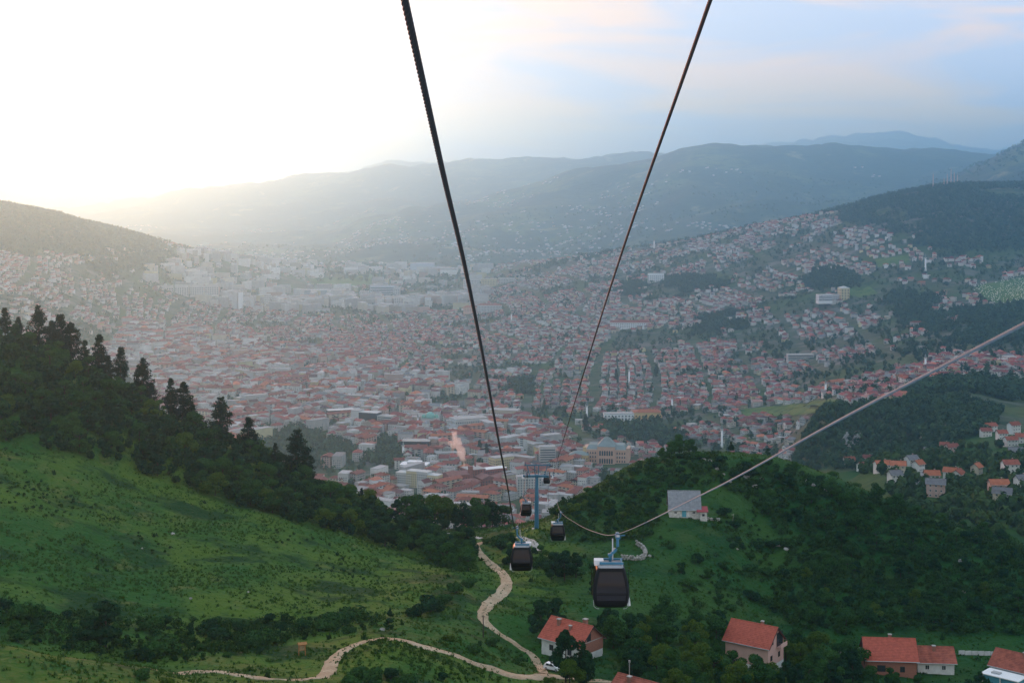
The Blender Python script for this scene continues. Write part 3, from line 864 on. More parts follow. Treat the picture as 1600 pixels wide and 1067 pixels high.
BROAD = [broadleaf_proto(100 + k, 8.0, [6.2, 7.2, 5.4, 6.6, 4.6][k], 3400, None, [M_LEAF, M_LEAF, M_LEAF_D, M_LEAF, M_LEAF_D][k]) for k in range(5)]
BRIGHT = [broadleaf_proto(150 + k, 8.0, [7.0, 6.0][k], 3200, None, M_LEAF_L) for k in range(2)]
SHRUB = [shrub_proto(200 + k, 3.0, [4.2, 3.4, 5.0, 3.8][k], 1300, [M_LEAF, M_LEAF_D, M_LEAF, M_LEAF_D][k]) for k in range(4)]
SHRUB_L = [shrub_proto(220, 2.4, 3.6, 1100, M_LEAF_L)]
PINE = [pine_proto(300 + k, 12.0, [6.2, 7.4, 5.4, 6.8][k], M_NEEDLE) for k in range(4)]
SPRUCE = [pine_proto(320 + k, 9.0, 3.6, M_LEAF_D, 1800) for k in range(2)]


def plant_tree(name, protos, x, y, h, label, cat, group, wfac=1.0, z=None, k=None):
    pr = protos[int(rng.integers(len(protos)))] if k is None else protos[k]
    crown, trunk, ph, pw = pr
    s = h / ph
    if "{}" in label:
        size = "small" if h < 5.0 else ("tall" if h > 7.2 else "middle-sized")
        shape = "narrow" if pw / ph * wfac < 0.72 else ("broad" if pw / ph * wfac > 0.95 else "rounded")
        label = label.format(size + " " + shape + " " + {"leaf_broad": "mid green", "leaf_deep": "deep green", "leaf_bright": "yellowish green"}[crown.materials[0].name])
    root = empty(name, (x, y, float(H(x, y)) if z is None else z), rng.random() * 6.28, (s * wfac, s * wfac, s))
    tag(root, label, cat, group)
    link("trunk", trunk, root)
    link("crown", crown, root)
    return root


def plant_shrub(name, protos, x, y, h, label, cat, group, wfac=1.0):
    me, ph, pw = protos[int(rng.integers(len(protos)))]
    s = h / ph
    if "{}" in label:
        size = "low" if h < 1.8 else ("tall" if h > 2.7 else "waist-high")
        shape = "compact" if pw / ph * wfac < 1.35 else ("spreading" if pw / ph * wfac > 1.8 else "rounded")
        label = label.format(size + " " + shape + " " + {"leaf_broad": "mid green", "leaf_deep": "deep green", "leaf_bright": "yellowish green"}[me.materials[0].name])
    o = link(name, me, None, (x, y, float(H(x, y)) - 0.05), rng.random() * 6.28)
    o.scale = (s * wfac, s * wfac, s)
    return tag(o, label, cat, group)


def scatter(poly, spacing, y0, y1, clear=None, margin=0.8, limit=100000, jitter=0.48):
    """spots on the ground seen inside a photo polygon, roughly spacing metres apart"""
    out = []
    xs = [p[0] for p in poly]
    vs = [p[1] for p in poly]
    xlo = min((min(xs) - 800) / F * y0, (min(xs) - 800) / F * y1)
    xhi = max((max(xs) - 800) / F * y0, (max(xs) - 800) / F * y1)
    gx, gy = np.meshgrid(np.arange(xlo, xhi, spacing), np.arange(y0, y1, spacing))
    gx = gx.ravel() + rng.uniform(-jitter, jitter, gx.size) * spacing
    gy = gy.ravel() + rng.uniform(-jitter, jitter, gy.size) * spacing
    gz = H(gx, gy)
    px, v = rows_of(gx, gy, gz)
    ok = inpoly(px, v, poly) & seen(gx, gy, gz + 4)
    for x, y in zip(gx[ok], gy[ok]):
        if off_road(x, y, margin):
            if clear is None or not clear(x, y):
                out.append((float(x), float(y)))
    order = rng.permutation(len(out))[:limit]
    return [out[i] for i in sorted(order)]


def merged_plants(name, spots, label, cat, per=260, size=0.5, m=None, hrange=(3, 6), wh=0.85):
    """a thicket nobody could count, as one mesh of leaf faces"""
    g = np.random.default_rng(len(spots) + 7)
    V, Q, n0 = [], [], 0
    for (x, y) in spots:
        h = g.uniform(*hrange)
        w = h * wh * g.uniform(0.8, 1.3)
        z = float(H(x, y))
        bl = []
        for k in range(4):
            a = g.random() * 6.28
            d = w * 0.25 * g.random()
            r = w * (0.22 + 0.14 * g.random())
            bl.append((x + math.cos(a) * d, y + math.sin(a) * d, z + h * (0.25 + 0.5 * g.random()), r, r, h * 0.25))
        vs, q = leaf_cloud(bl, per, size, g)
        V.append(vs)
        Q.append(q + n0)
        n0 += len(vs)
    o = link(name, np_mesh(name, np.concatenate(V), quads=np.concatenate(Q), mats=[m or M_LEAF]))
    return tag(o, label, cat, None, "stuff")


# ------------------------------------------------------------------ plants: where they grow
NO_TREE = []          # (x, y, radius) kept free for houses


def clear_spot(x, y):
    return any((x - a) ** 2 + (y - b) ** 2 < r * r for a, b, r in NO_TREE)


def reserve(px, y, r):
    g = G(px, y)
    NO_TREE.append((g.x, g.y, r))
    return g


HOUSE_SPOTS = {}
for key, px, v, r in [("brick", 890, 1022, 9), ("pink", 1180, 1046, 9), ("red", 1392, 1052, 9), ("annex", 1464, 1052, 7), ("white", 1575, 1066, 9),
                      ("hut", 1072, 808, 8), ("low", 985, 1085, 9)]:
    gp = hit(px, v, 170, 520)
    HOUSE_SPOTS[key] = gp
    NO_TREE.append((gp.x, gp.y, r))
NO_TREE.append((G(838, 400).x, 400, 5))
for key, dx in (("brick", -3), ("pink", -2), ("red", 2), ("annex", 0)):       # keep the view onto the fronts open
    gp = HOUSE_SPOTS[key]
    NO_TREE.append((gp.x + dx, gp.y - 9, 7))
    NO_TREE.append((gp.x + dx * 1.5, gp.y - 18, 6))
gp = HOUSE_SPOTS["hut"]
NO_TREE.append((gp.x, gp.y - 10, 9))
NO_TREE.append((G(885, 345).x, 345, 7))

BAND = [(-80, 520), (0, 528), (100, 565), (200, 618), (300, 670), (400, 718), (500, 768), (600, 812), (660, 842), (700, 878), (650, 866), (560, 842), (450, 815), (330, 775),
        (200, 732), (100, 708), (0, 692), (-80, 675)]
for (x, y) in scatter(BAND, 7.6, 330, 475, clear_spot):
    zone = "just below the crest pines" if y > 424 else ("at the meadow edge of the wood" if y < 385 else "deep inside the wood above the meadow")
    plant_tree("broadleaf_tree", BRIGHT if rng.random() < 0.06 else BROAD, x, y, float(rng.uniform(4.4, 7.4)), "{} tree " + zone, "tree",
               "trees of the wood above the meadow", float(rng.uniform(1.0, 1.4)))
merged_plants("undergrowth", scatter(BAND, 3.9, 330, 475, clear_spot), "dark undergrowth filling the wood above the meadow", "undergrowth", per=190, size=0.55, m=M_LEAF_D, hrange=(2.5, 4.5))

# pines on the crest of the wood: (column, row of the foot, height)
PINES = [(8, 528, 9.5, 0), (28, 532, 8), (62, 548, 14, 1), (80, 556, 11), (96, 562, 14.5, 0), (112, 570, 13.5, 3), (132, 582, 10), (154, 594, 14, 2), (170, 602, 9),
         (188, 612, 13.5, 0), (222, 630, 14, 1), (236, 640, 8), (266, 655, 12.5, 2), (285, 664, 13.5, 3), (300, 668, 8), (343, 692, 14, 1), (388, 712, 12, 3), (398, 718, 7.5),
         (462, 752, 15.5, 1), (480, 758, 11, 3), (430, 735, 8.5, 2), (565, 800, 7.0, 2)]
LONE = {343: "broad dark pine standing alone on the crest of the wood", 388: "pine with flat layered branches beside a lone broad pine on the wooded crest",
        462: "tall bulky dark pine at the low end of the wooded crest", 188: "upright pine between two gaps on the wooded crest", 222: "wide pine with spreading lower branches on the wooded crest"}
for t in PINES:
    px, v, h = t[:3]
    g = hit(px, v, 395, 480)
    plant_tree("pine_tree", PINE, g.x, g.y, h, LONE.get(px, "dark pine rising from the crowded row on the wooded crest"), "pine tree", "pines on the crest of the wood", float(rng.uniform(0.72, 0.92)),
               k=t[3] if len(t) > 3 else None)

GULLY = [(-60, 950), (60, 958), (120, 962), (200, 975), (300, 972), (380, 975), (450, 965), (560, 968), (600, 972), (560, 988), (470, 1000), (420, 1018), (300, 1034), (230, 1036), (150, 1024), (60, 1008), (-60, 990)]
for (x, y) in scatter(GULLY, 5.0, 200, 330, clear_spot):
    plant_shrub("shrub", SHRUB, x, y, float(rng.uniform(0.9, 1.9) * (1.9 if rng.random() < 0.35 else 1.0)), "{} shrub in the gully at the foot of the meadow", "shrub", "shrubs in the gully below the meadow", float(rng.uniform(0.9, 1.4)))
for px, v, h, w in [(165, 1010, 8.5, 1.25), (140, 1012, 6.0, 1.2), (608, 985, 2.6, 1.2), (610, 965, 2.2, 1)]:
    g = hit(px, v, 200, 330)
    plant_tree("broadleaf_tree", BROAD, g.x, g.y, h, "large rounded tree standing in the gully below the meadow" if h > 8 else "small round tree at the gully edge below the meadow", "tree", "trees in the gully below the meadow", w)
LANE = [(640, 852), (690, 848), (735, 846), (742, 862), (748, 880), (735, 892), (700, 892), (670, 878)]
for (x, y) in scatter(LANE, 4.2, 330, 440, clear_spot):
    plant_tree("broadleaf_tree", BROAD, x, y, float(rng.uniform(3.5, 6.0)), "{} tree between the meadow and the dirt track", "tree", "trees between meadow and dirt track", 1.15)
for px, v, h, w in [(672, 955, 4.0, 1.5), (690, 945, 3.2, 1.3), (655, 962, 3.2, 1.4), (712, 925, 3.2, 1.1), (735, 915, 2.2, 1.2)]:
    g = hit(px, v, 200, 400)
    plant_shrub("shrub", SHRUB, g.x, g.y, h, "spreading dark thicket on the bank beside the dirt track", "shrub", "thickets beside the dirt track", w)

# tall trees behind the saddle, in front of the city
for px, y, h, w in [(634, 440, 8.5, 1.1), (655, 436, 10.0, 1.15), (680, 446, 10.5, 1.0), (664, 424, 7.5, 1.0), (700, 450, 10.0, 0.85), (724, 445, 9.0, 1.0), (742, 452, 10.0, 0.9), (752, 440, 8.0, 0.8),
                    (770, 448, 8.5, 0.9), (646, 452, 9.5, 1.0), (690, 428, 6.0, 1.0), (620, 445, 7, 1.0), (788, 452, 7.0, 0.8)]:
    g = G(px, y)
    plant_tree("broadleaf_tree", BROAD if h < 9.9 else BRIGHT[:1] + BROAD[:2], g.x, g.y, h, "{} tree in the row behind the gravel path", "tree", "trees behind the gravel path", w * 1.1)
for px, y, h in [(712, 440, 7.5), (760, 446, 9.0), (775, 440, 6.0), (734, 436, 5.5)]:
    g = G(px, y)
    plant_tree("spruce_tree", SPRUCE, g.x, g.y, h, "slim dark conifer among the trees behind the gravel path", "conifer", "conifers behind the gravel path", 1.0)

NEARTOWER = [(752, 848), (800, 838), (826, 850), (845, 872), (880, 876), (930, 880), (925, 905), (880, 905), (850, 895), (825, 885), (795, 888), (772, 872)]
for (x, y) in scatter(NEARTOWER, 4.6, 320, 420, clear_spot):
    plant_shrub("shrub", SHRUB, x, y, float(rng.uniform(1.6, 3.2)), "{} shrub on the bank around the pylon foot", "shrub", "shrubs around the pylon foot", 1.1)
for px, v, h, w in [(862, 905, 7.0, 0.9), (882, 908, 8.0, 1.0), (900, 902, 6.5, 1.0), (845, 878, 4.5, 1.1), (925, 930, 4.0, 0.7)]:
    g = hit(px, v, 250, 420)
    plant_tree("broadleaf_tree", BROAD, g.x, g.y, h, "bushy tree at the top edge of the bright meadow below the pylon", "tree", "trees above the bright meadow", w)

KNOLL_R = [(1130, 735), (1200, 722), (1300, 755), (1400, 795), (1500, 830), (1600, 860), (1680, 880), (1680, 1000), (1560, 985), (1480, 995), (1420, 985), (1330, 995), (1250, 985), (1190, 950),
           (1215, 900), (1225, 850), (1190, 800), (1140, 770)]
KNOLL_L = [(860, 800), (905, 780), (950, 755), (1000, 728), (1060, 712), (1130, 712), (1140, 760), (1100, 768), (1035, 775), (1030, 815), (1010, 850), (960, 845), (920, 850), (880, 830)]
for (x, y) in scatter(KNOLL_R, 6.4, 320, 475, clear_spot):
    if rng.random() < 0.40:
        plant_tree("broadleaf_tree", BROAD, x, y, float(rng.uniform(3.4, 6.2)), "{} tree on the knoll flank " + ("near its crest" if y > 425 else ("above the brick house" if y < 370 else "half way up")), "tree", "trees on the knoll flank", float(rng.uniform(1.0, 1.35)))
    else:
        plant_shrub("shrub", SHRUB, x, y, float(rng.uniform(1.5, 3.2)), "{} bush on the knoll flank " + ("near its crest" if y > 425 else ("above the brick house" if y < 370 else "half way up")), "shrub", "bushes on the knoll flank", float(rng.uniform(1.0, 1.4)))
for (x, y) in scatter(KNOLL_L, 5.4, 350, 480, clear_spot):
    plant_shrub("shrub", SHRUB if rng.random() < 0.85 else SHRUB_L, x, y, float(rng.uniform(1.2, 3.0)), "{} bush on the knoll shoulder " + ("beside the rocky top" if y > 430 else "above the ruined stone wall"), "shrub", "bushes on the knoll shoulder", float(rng.uniform(1.0, 1.4)))
merged_plants("ground_scrub", scatter(KNOLL_R, 2.7, 320, 475, clear_spot) + scatter(KNOLL_L, 3.4, 350, 480, clear_spot), "low dark scrub covering the slopes of the knoll", "scrub", per=95, size=0.42, m=M_SCRUB, hrange=(1.2, 3.0), wh=1.25)
for px, y, h, w in [(1062, 455, 6.5, 1.1), (1048, 452, 5.0, 1.1), (1078, 458, 4.5, 1.1), (1142, 462, 3.6, 0.8), (1200, 460, 2.6, 1.0), (880, 445, 3.0, 1), (1035, 450, 4, 1.0)]:
    g = G(px, y)
    plant_tree("broadleaf_tree", BROAD, g.x, g.y, h, "dark bushy tree crowning the top of the knoll" if h > 4.2 else "small tree on the skyline of the knoll", "tree", "trees on top of the knoll", w)
for px, v, h in [(1290, 940, 4.0), (1365, 970, 5.0), (1160, 860, 2.2), (1105, 905, 2.6), (1145, 845, 1.8), (1260, 905, 3.5), (1430, 940, 3.6), (1540, 930, 4.0), (1125, 945, 2.8), (1085, 880, 2.0), (1050, 895, 1.6)]:
    g = hit(px, v, 250, 460)
    plant_tree("broadleaf_tree", BRIGHT if h > 3.4 else BROAD, g.x, g.y, h, "paler green tree standing out on the dark knoll slope" if h > 3.4 else "lone small tree on the grassy knoll slope", "tree", "lone trees on the knoll slope", 1.0)
TERRACE = [(1040, 790), (1180, 800), (1210, 850), (1200, 930), (1150, 960), (1080, 960), (1060, 900), (1030, 850)]
for (x, y) in scatter(TERRACE, 7.0, 320, 430, clear_spot):
    plant_shrub("shrub", SHRUB, x, y, float(rng.uniform(1.2, 2.9)), "{} bush on the grass terrace below the stone hut", "shrub", "bushes below the stone hut", 1.3)

YARD = [(900, 965), (960, 975), (1060, 965), (1130, 985), (1140, 1030), (1240, 1020), (1340, 1030), (1350, 1067), (1240, 1090), (1000, 1090), (930, 1090), (880, 1075), (950, 1040), (955, 1000)]
for (x, y) in scatter(YARD, 6.6, 255, 350, clear_spot):
    br = rng.random() < 0.25
    plant_tree("broadleaf_tree", BRIGHT if br else BROAD, x, y, float(rng.uniform(4.4, 7.4)), "{} garden tree " + ("between pink and half-plastered houses" if 800 + x / y * F < 1130 else "between the pink and long brick houses"), "tree",
               "garden trees among the near houses", float(rng.uniform(0.95, 1.2)))
YARD2 = [(1340, 1050), (1400, 1064), (1500, 1064), (1540, 1058), (1540, 1090), (1340, 1090)]
for (x, y) in scatter(YARD2, 5.5, 270, 335, clear_spot):
    plant_tree("broadleaf_tree", BROAD, x, y, float(rng.uniform(2.6, 4.6)), "{} garden tree in front of the long brick house", "tree", "garden trees before the brick house", 1.0)
for px, v, h, w, k in [(884, 1066, 10.5, 0.82, 0), (908, 1068, 8.6, 0.9, 1)]:
    g = hit(px, v, 200, 330)
    plant_tree("broadleaf_tree", [BROAD[4], BROAD[2]], g.x, g.y, h, "tall slim tree in front of the half-plastered brick house" if k == 0 else "shorter slim tree beside the tall one before the half-plastered brick house", "tree", None, w, k=k)
for px, v, h, w in [(845, 995, 8.5, 1.0), (868, 985, 7.5, 1.1), (960, 1000, 7.0, 1.2), (985, 1010, 7.5, 1.2), (1000, 995, 5.5, 1.1), (945, 985, 5.0, 0.8)]:
    g = hit(px, v, 250, 360)
    plant_tree("broadleaf_tree", BROAD[2:3] + BROAD[4:5], g.x, g.y, h, "{} tree crowding the half-plastered brick house", "tree", "trees around the brick house", w)
for px, v, h in [(225, 1062, 2.0), (260, 1072, 1.6), (560, 1064, 3.0), (585, 1070, 3.4), (610, 1060, 2.4), (640, 1072, 2.6), (740, 1020, 2.0), (700, 1000, 1.6), (770, 1010, 2.2), (810, 1035, 1.8), (860, 1068, 1.6), (690, 1062, 1.8), (545, 1075, 3)]:
    g = hit(px, v, 190, 330)
    plant_shrub("shrub", SHRUB if h > 1.7 else SHRUB_L, g.x, g.y, h, "{} bush on the grass beside the curving dirt road", "shrub", "bushes beside the curving dirt road", 1.15)

# tufts and low weeds all over the meadows, far too many to count
def tufts(name, n, y0, y1, size, label, m, dens):
    g = np.random.default_rng(n)
    y = y0 + (y1 - y0) * g.random(n * 3) ** 0.8
    px = g.uniform(-80, 1680, n * 3)
    x = (px - 800) / F * y
    keep = g.random(n * 3) < dens(x, y, px)
    d2 = np.full(len(x), 9.0)
    for (a, b, r) in ROAD_CELLS[::4]:
        d2 = np.minimum(d2, np.hypot(x - a, y - b) - r)
    keep &= d2 > -0.35
    x, y = x[keep][:n], y[keep][:n]
    z = H(x, y)
    k = 5
    N = len(x)
    a = g.uniform(0, 6.28, (N, k))
    s = (size * (0.4 + 1.2 * g.random(N) ** 2))[:, None]
    bx = x[:, None] + np.cos(a) * s * 0.5
    by = y[:, None] + np.sin(a) * s * 0.5
    hh = s * g.uniform(0.5, 1.3, (N, k))
    lx, ly = g.normal(size=(N, k)) * s * 0.35, g.normal(size=(N, k)) * s * 0.35
    w = s * 0.42
    ca, sa = np.cos(a + 1.57) * w, np.sin(a + 1.57) * w
    zb = np.repeat(z[:, None] - 0.05, k, axis=1)
    v0 = np.stack([bx - ca, by - sa, zb], -1)
    v1 = np.stack([bx + ca, by + sa, zb], -1)
    v2 = np.stack([bx + lx, by + ly, zb + hh], -1)
    vs = np.stack([v0, v1, v2], 2).reshape(-1, 3)
    o = link(name, np_mesh(name, vs, tris=np.arange(len(vs)).reshape(-1, 3), mats=[m]))
    tag(o, label, "grass", None, "stuff")


M_TUFT = leaf_mat("tuft_green", (0.020, 0.074, 0.014), (0.064, 0.120, 0.022), 0.4)
M_TUFT_D = leaf_mat("tuft_dark", (0.010, 0.034, 0.010), (0.026, 0.060, 0.016), 0.2)
tufts("grass_tufts", 70000, 190, 470, 0.36, "uneven grass and weeds over the meadow slopes", M_TUFT, lambda x, y, px: 0.25 + 0.75 * (fbm(x / 9, y / 9, 51, 3) > 0.05))
tufts("weed_clumps", 450, 190, 440, 0.7, "dark low weed clumps dotted over the meadow", M_TUFT_D, lambda x, y, px: 1.0 * (fbm(x / 16, y / 16, 61, 3) > 0.1))

MEADOW = [(-60, 690), (100, 712), (330, 780), (560, 848), (700, 885), (690, 930), (560, 965), (300, 968), (120, 958), (-60, 945)]
_mw = [(x, y) for (x, y) in scatter(MEADOW, 3.4, 240, 400, clear_spot) if float(fbm(x / 14, y / 14, 171, 3)) > 0.48]
merged_plants("meadow_weeds", _mw, "small dark bushes and weeds dotted over the long meadow", "weeds", per=40, size=0.26, m=M_TUFT_D, hrange=(0.35, 0.95), wh=1.5)
_ms = [(x, y) for (x, y) in scatter(TERRACE + [], 2.6, 320, 430, clear_spot) if float(fbm(x / 11, y / 11, 173, 3)) > -0.05]
merged_plants("terrace_scrub", _ms, "low scrub on the grass terrace below the stone hut", "scrub", per=60, size=0.32, m=M_SCRUB, hrange=(0.5, 1.6), wh=1.4)
VERGE = [(520, 1000), (600, 990), (720, 985), (860, 1040), (860, 1062), (700, 1066), (520, 1066)]
_mv = [(x, y) for (x, y) in scatter(VERGE, 1.7, 215, 320, clear_spot, margin=0.0) if float(fbm(x / 7, y / 7, 175, 3)) > 0.0]
merged_plants("verge_weeds", _mv, "rank grass and weeds along the dirt road verges", "weeds", per=36, size=0.24, m=M_TUFT, hrange=(0.35, 0.9), wh=1.5)

_mg = scatter(GULLY, 2.5, 200, 330, clear_spot)
merged_plants("gully_scrub", _mg, "tangled low scrub along the gully below the meadow", "scrub", per=80, size=0.32, m=M_SCRUB, hrange=(0.6, 2.0), wh=1.3)

_rt = [(float(a) + float(rng.normal()) * 0.18, float(b) + float(rng.normal()) * 0.18) for (a, b, r_) in ROAD_CELLS if b < 420 and r_ < 2.4 and float(fbm(a / 5, b / 5, 181, 2)) > -0.15]
merged_plants("track_grass", _rt, "thin grass growing along the middle of the dirt track", "grass", per=9, size=0.16, m=M_TUFT, hrange=(0.16, 0.34), wh=1.8)
# ------------------------------------------------------------------ the city
M_WALLS = mat("city_plaster", (0.6, 0.6, 0.6), 0.9, attr=True, var=0.22, scale=0.12, spec=0.1)
M_ROOFS = mat("city_roof_tile", (0.3, 0.1, 0.07), 0.9, attr=True, var=0.38, scale=0.35, spec=0.1)
M_PANES = mat("city_window_glass", (0.045, 0.055, 0.065), 0.25, spec=0.5)

WALL_C = np.array([(0.66, 0.64, 0.60), (0.72, 0.70, 0.66), (0.55, 0.50, 0.42), (0.60, 0.52, 0.40), (0.50, 0.48, 0.46), (0.58, 0.40, 0.33), (0.62, 0.56, 0.34), (0.40, 0.38, 0.36)])
WALL_W = np.array([0.34, 0.34, 0.09, 0.06, 0.06, 0.05, 0.03, 0.03])
ROOF_C = np.array([(0.31, 0.092, 0.078), (0.37, 0.125, 0.10), (0.25, 0.085, 0.080), (0.46, 0.165, 0.10), (0.19, 0.095, 0.090), (0.21, 0.20, 0.20), (0.40, 0.22, 0.18)])
ROOF_W = np.array([0.26, 0.20, 0.18, 0.08, 0.12, 0.10, 0.06])

FOREST = [[(1285, 334), (1340, 352), (1400, 366), (1440, 392), (1490, 402), (1530, 392), (1600, 385), (1700, 380), (1700, 270), (1285, 270)],
          [(1394, 462), (1430, 455), (1469, 475), (1480, 505), (1440, 515), (1400, 505)],
          [(1487, 485), (1540, 490), (1620, 480), (1620, 530), (1560, 545), (1500, 540)],
          [(1262, 425), (1337, 428), (1345, 452), (1290, 462), (1255, 450)],
          [(1030, 432), (1100, 428), (1139, 442), (1110, 458), (1040, 455)],
          [(1075, 490), (1150, 487), (1155, 512), (1090, 520)],
          [(975, 440), (1010, 445), (1005, 470), (970, 465)],
          [(400, 672), (470, 666), (540, 690), (550, 715), (480, 735), (410, 725)],
          [(585, 690), (640, 690), (648, 725), (600, 735), (580, 715)],
          [(770, 585), (850, 595), (845, 618), (775, 610)],
          [(935, 655), (1000, 650), (1060, 668), (1050, 690), (960, 680)],
          [(-100, 300), (0, 305), (110, 330), (240, 372), (270, 395), (200, 398), (120, 400), (-100, 380)],
          [(140, 405), (260, 400), (265, 425), (150, 425)],
          [(1240, 640), (1300, 640), (1400, 632), (1500, 625), (1560, 640), (1560, 668), (1500, 690), (1440, 735), (1240, 735)],
          [(1420, 600), (1500, 585), (1560, 590), (1600, 610), (1600, 640), (1520, 625), (1430, 628)]]
FIELDS = [[(1150, 640), (1260, 628), (1310, 622), (1330, 632), (1300, 645), (1160, 655)], [(1320, 450), (1360, 447), (1375, 458), (1345, 466), (1322, 460)],
          [(1365, 405), (1420, 398), (1425, 410), (1370, 418)], [(1525, 445), (1600, 432), (1640, 428), (1640, 470), (1540, 475), (1528, 462)],
          [(480, 436), (560, 430), (600, 426), (610, 440), (560, 448), (500, 446)]]

CITY_KEEP = []        # (x, y, radius) held for landmarks


def held(x, y, extra=0.0):
    r = np.zeros(np.shape(x), bool)
    for a, b, q in CITY_KEEP:
        r |= (np.asarray(x) - a) ** 2 + (np.asarray(y) - b) ** 2 < (q + extra) ** 2
    return r


def hold(px, v, r, y0=1200, y1=9000):
    g = hit(px, v, y0, y1)
    CITY_KEEP.append((g.x, g.y, r))
    return g


LM = {}
for key, px, v, r in [("hall", 948, 722, 42), ("brewery", 735, 752, 46), ("blackglass", 652, 704, 26), ("slab", 655, 760, 34), ("pale", 648, 742, 24), ("office", 575, 664, 28), ("dark_office", 532, 655, 20),
                      ("block_a", 826, 775, 22), ("block_b", 785, 735, 22), ("museum", 735, 672, 26), ("yellow", 790, 658, 24), ("tower_a", 372, 484, 26), ("tower_b", 418, 482, 20), ("hospital", 597, 466, 40),
                      ("stadium", 505, 462, 50), ("school", 765, 487, 34), ("long_a", 1250, 562, 34), ("castle", 1318, 468, 24), ("white_bar", 1026, 440, 26), ("mall", 660, 425, 60), ("row_a", 285, 462, 70),
                      ("barrack", 985, 512, 34), ("slab_row", 775, 448, 60), ("yellow_long", 990, 655, 34), ("mosque", 672, 668, 18), ("annex_hall", 905, 724, 14), ("hotel", 855, 722, 14), ("blocks", 620, 480, 20)]:
    LM[key] = hold(px, v, r)

rg = np.random.default_rng(5)


def city_cells(y0, y1, cell, ang):
    """a jittered street grid turned by ang, over the seen part of the valley"""
    half = 0.42 * y1
    u, w = np.meshgrid(np.arange(-half * 1.6, half * 1.6, cell), np.arange(y0 * 0.8, y1 * 1.25, cell))
    iu = np.round(u / cell).astype(int)
    iw = np.round(w / cell).astype(int)
    ok = ((iu % 7) != 0) & ((iw % 4) != 0)            # streets and lanes
    u, w = u[ok], w[ok]
    bend = 60 * fbm(u / 500, w / 500, 71, 2)
    u = u + bend + rg.uniform(-0.2, 0.2, u.size) * cell
    w = w + 50 * fbm(u / 420, w / 420, 73, 2) + rg.uniform(-0.2, 0.2, w.size) * cell
    ca, sa = math.cos(ang), math.sin(ang)
    x, y = u * ca - w * sa, u * sa + w * ca
    k = (y >= y0) & (y < y1)
    x, y = x[k], y[k]
    px = 800 + x / y * F
    k = (px > -70) & (px < 1670)
    return x[k], y[k]


HX, HY, HK = [], [], []
for (y0, y1, cell, ang) in [(1230, 2300, 14.0, 0.12), (2300, 3300, 14.5, -0.1), (3300, 4700, 16.0, 0.15), (4700, 6300, 24.0, 0.0)]:
    x, y = city_cells(y0, y1, cell, ang)
    HX.append(x)
    HY.append(y)
HX, HY = np.concatenate(HX), np.concatenate(HY)
HZ_ = H(HX, HY)
PX, PV = rows_of(HX, HY, HZ_)
vis = seen(HX, HY, HZ_ + 9)
green = fbm(HX / 130, HY / 130, 81, 4) + 0.12 * rg.normal(size=len(HX))
_jx, _jv = 26 * fbm(HX / 60, HY / 60, 83, 3), 11 * fbm(HX / 60, HY / 90, 87, 3)
forest = np.zeros(len(HX), bool)
for p in FOREST:
    forest |= inpoly(PX + _jx, PV + _jv, p)
field = np.zeros(len(HX), bool)
for p in FIELDS:
    field |= inpoly(PX, PV, p)
centre = inpoly(PX, PV, [(340, 520), (560, 560), (700, 600), (880, 690), (930, 760), (900, 830), (500, 830), (300, 640), (150, 560), (200, 500)])
gone = held(HX, HY)
slope_thin = np.clip((PX - 1180) / 420, 0, 1) * 0.35
thr = np.where(centre, 0.55, 0.24 - slope_thin)
thr = np.where(HY > 4700, 0.05, thr)
near_gap = (HY < 1500) & (PX > 1100)
is_house = vis & ~forest & ~field & ~gone & (green < thr) & ~near_gap & (rg.random(len(HX)) < np.where(HY > 4700, 0.62, 0.88))
idx = np.where(is_house)[0]
N = len(idx)
hx, hy, hz, hc = HX[idx], HY[idx], HZ_[idx], centre[idx]
spur = fbm(hx / 300, hy / 300, 91, 2)
rot = 0.12 + spur * 0.9 + rg.choice([0, math.pi / 2], N) + rg.normal(size=N) * 0.12
la = np.where(hc, rg.uniform(6.5, 10.5, N), rg.uniform(4.2, 6.6, N))
lb = np.where(hc, rg.uniform(5.0, 7.0, N), rg.uniform(3.8, 5.2, N))
big = rg.random(N) < np.where(hc, 0.22, 0.03)
la = np.where(big, la * rg.uniform(1.5, 2.4, N), la)
hh = np.where(hc, rg.uniform(6.5, 17.0, N), rg.uniform(4.2, 7.6, N))
hh = np.where(big, hh * 1.25, hh)
far_block = (hy > 4200) & (PX[idx] < 760) & (PX[idx] > 230) & (PV[idx] > 392) & (rg.random(N) < 0.33)
la = np.where(far_block, rg.uniform(14, 34, N), la)
lb = np.where(far_block, rg.uniform(6, 9, N), lb)
hh = np.where(far_block, rg.uniform(14, 32, N), hh)
flat = (rg.random(N) < np.where(hc, 0.34, 0.07)) | far_block
rh = np.where(flat, 0.5, lb * rg.uniform(0.42, 0.62, N))
ridge = np.where(rg.random(N) < 0.6, np.clip(1 - lb / la * rg.uniform(0.6, 0.95, N), 0.05, 0.7), 1.0)    # 1.0 is a gable
ridge = np.where(flat, 1.0, ridge)
wc = WALL_C[rg.choice(len(WALL_C), N, p=WALL_W)] * rg.uniform(0.62, 1.12, (N, 1))
rc = ROOF_C[rg.choice(len(ROOF_C), N, p=ROOF_W / ROOF_W.sum())] * rg.uniform(0.65, 1.35, (N, 1))
rc = np.where(flat[:, None], np.array([(0.36, 0.35, 0.34)]) * rg.uniform(0.6, 1.5, (N, 1)), rc)
# the ones that show largest become separate houses further down
pxs = (la + lb) / hy
inframe = (PX[idx] > 5) & (PX[idx] < 1595) & seen(hx, hy, hz + 1.5) & (PV[idx] < 830)
score = np.where(inframe & ~flat, pxs, -1)
single = np.argsort(-score)[:290]
sgl = np.zeros(N, bool)
sgl[single] = True
rest = np.where(~sgl)[0]


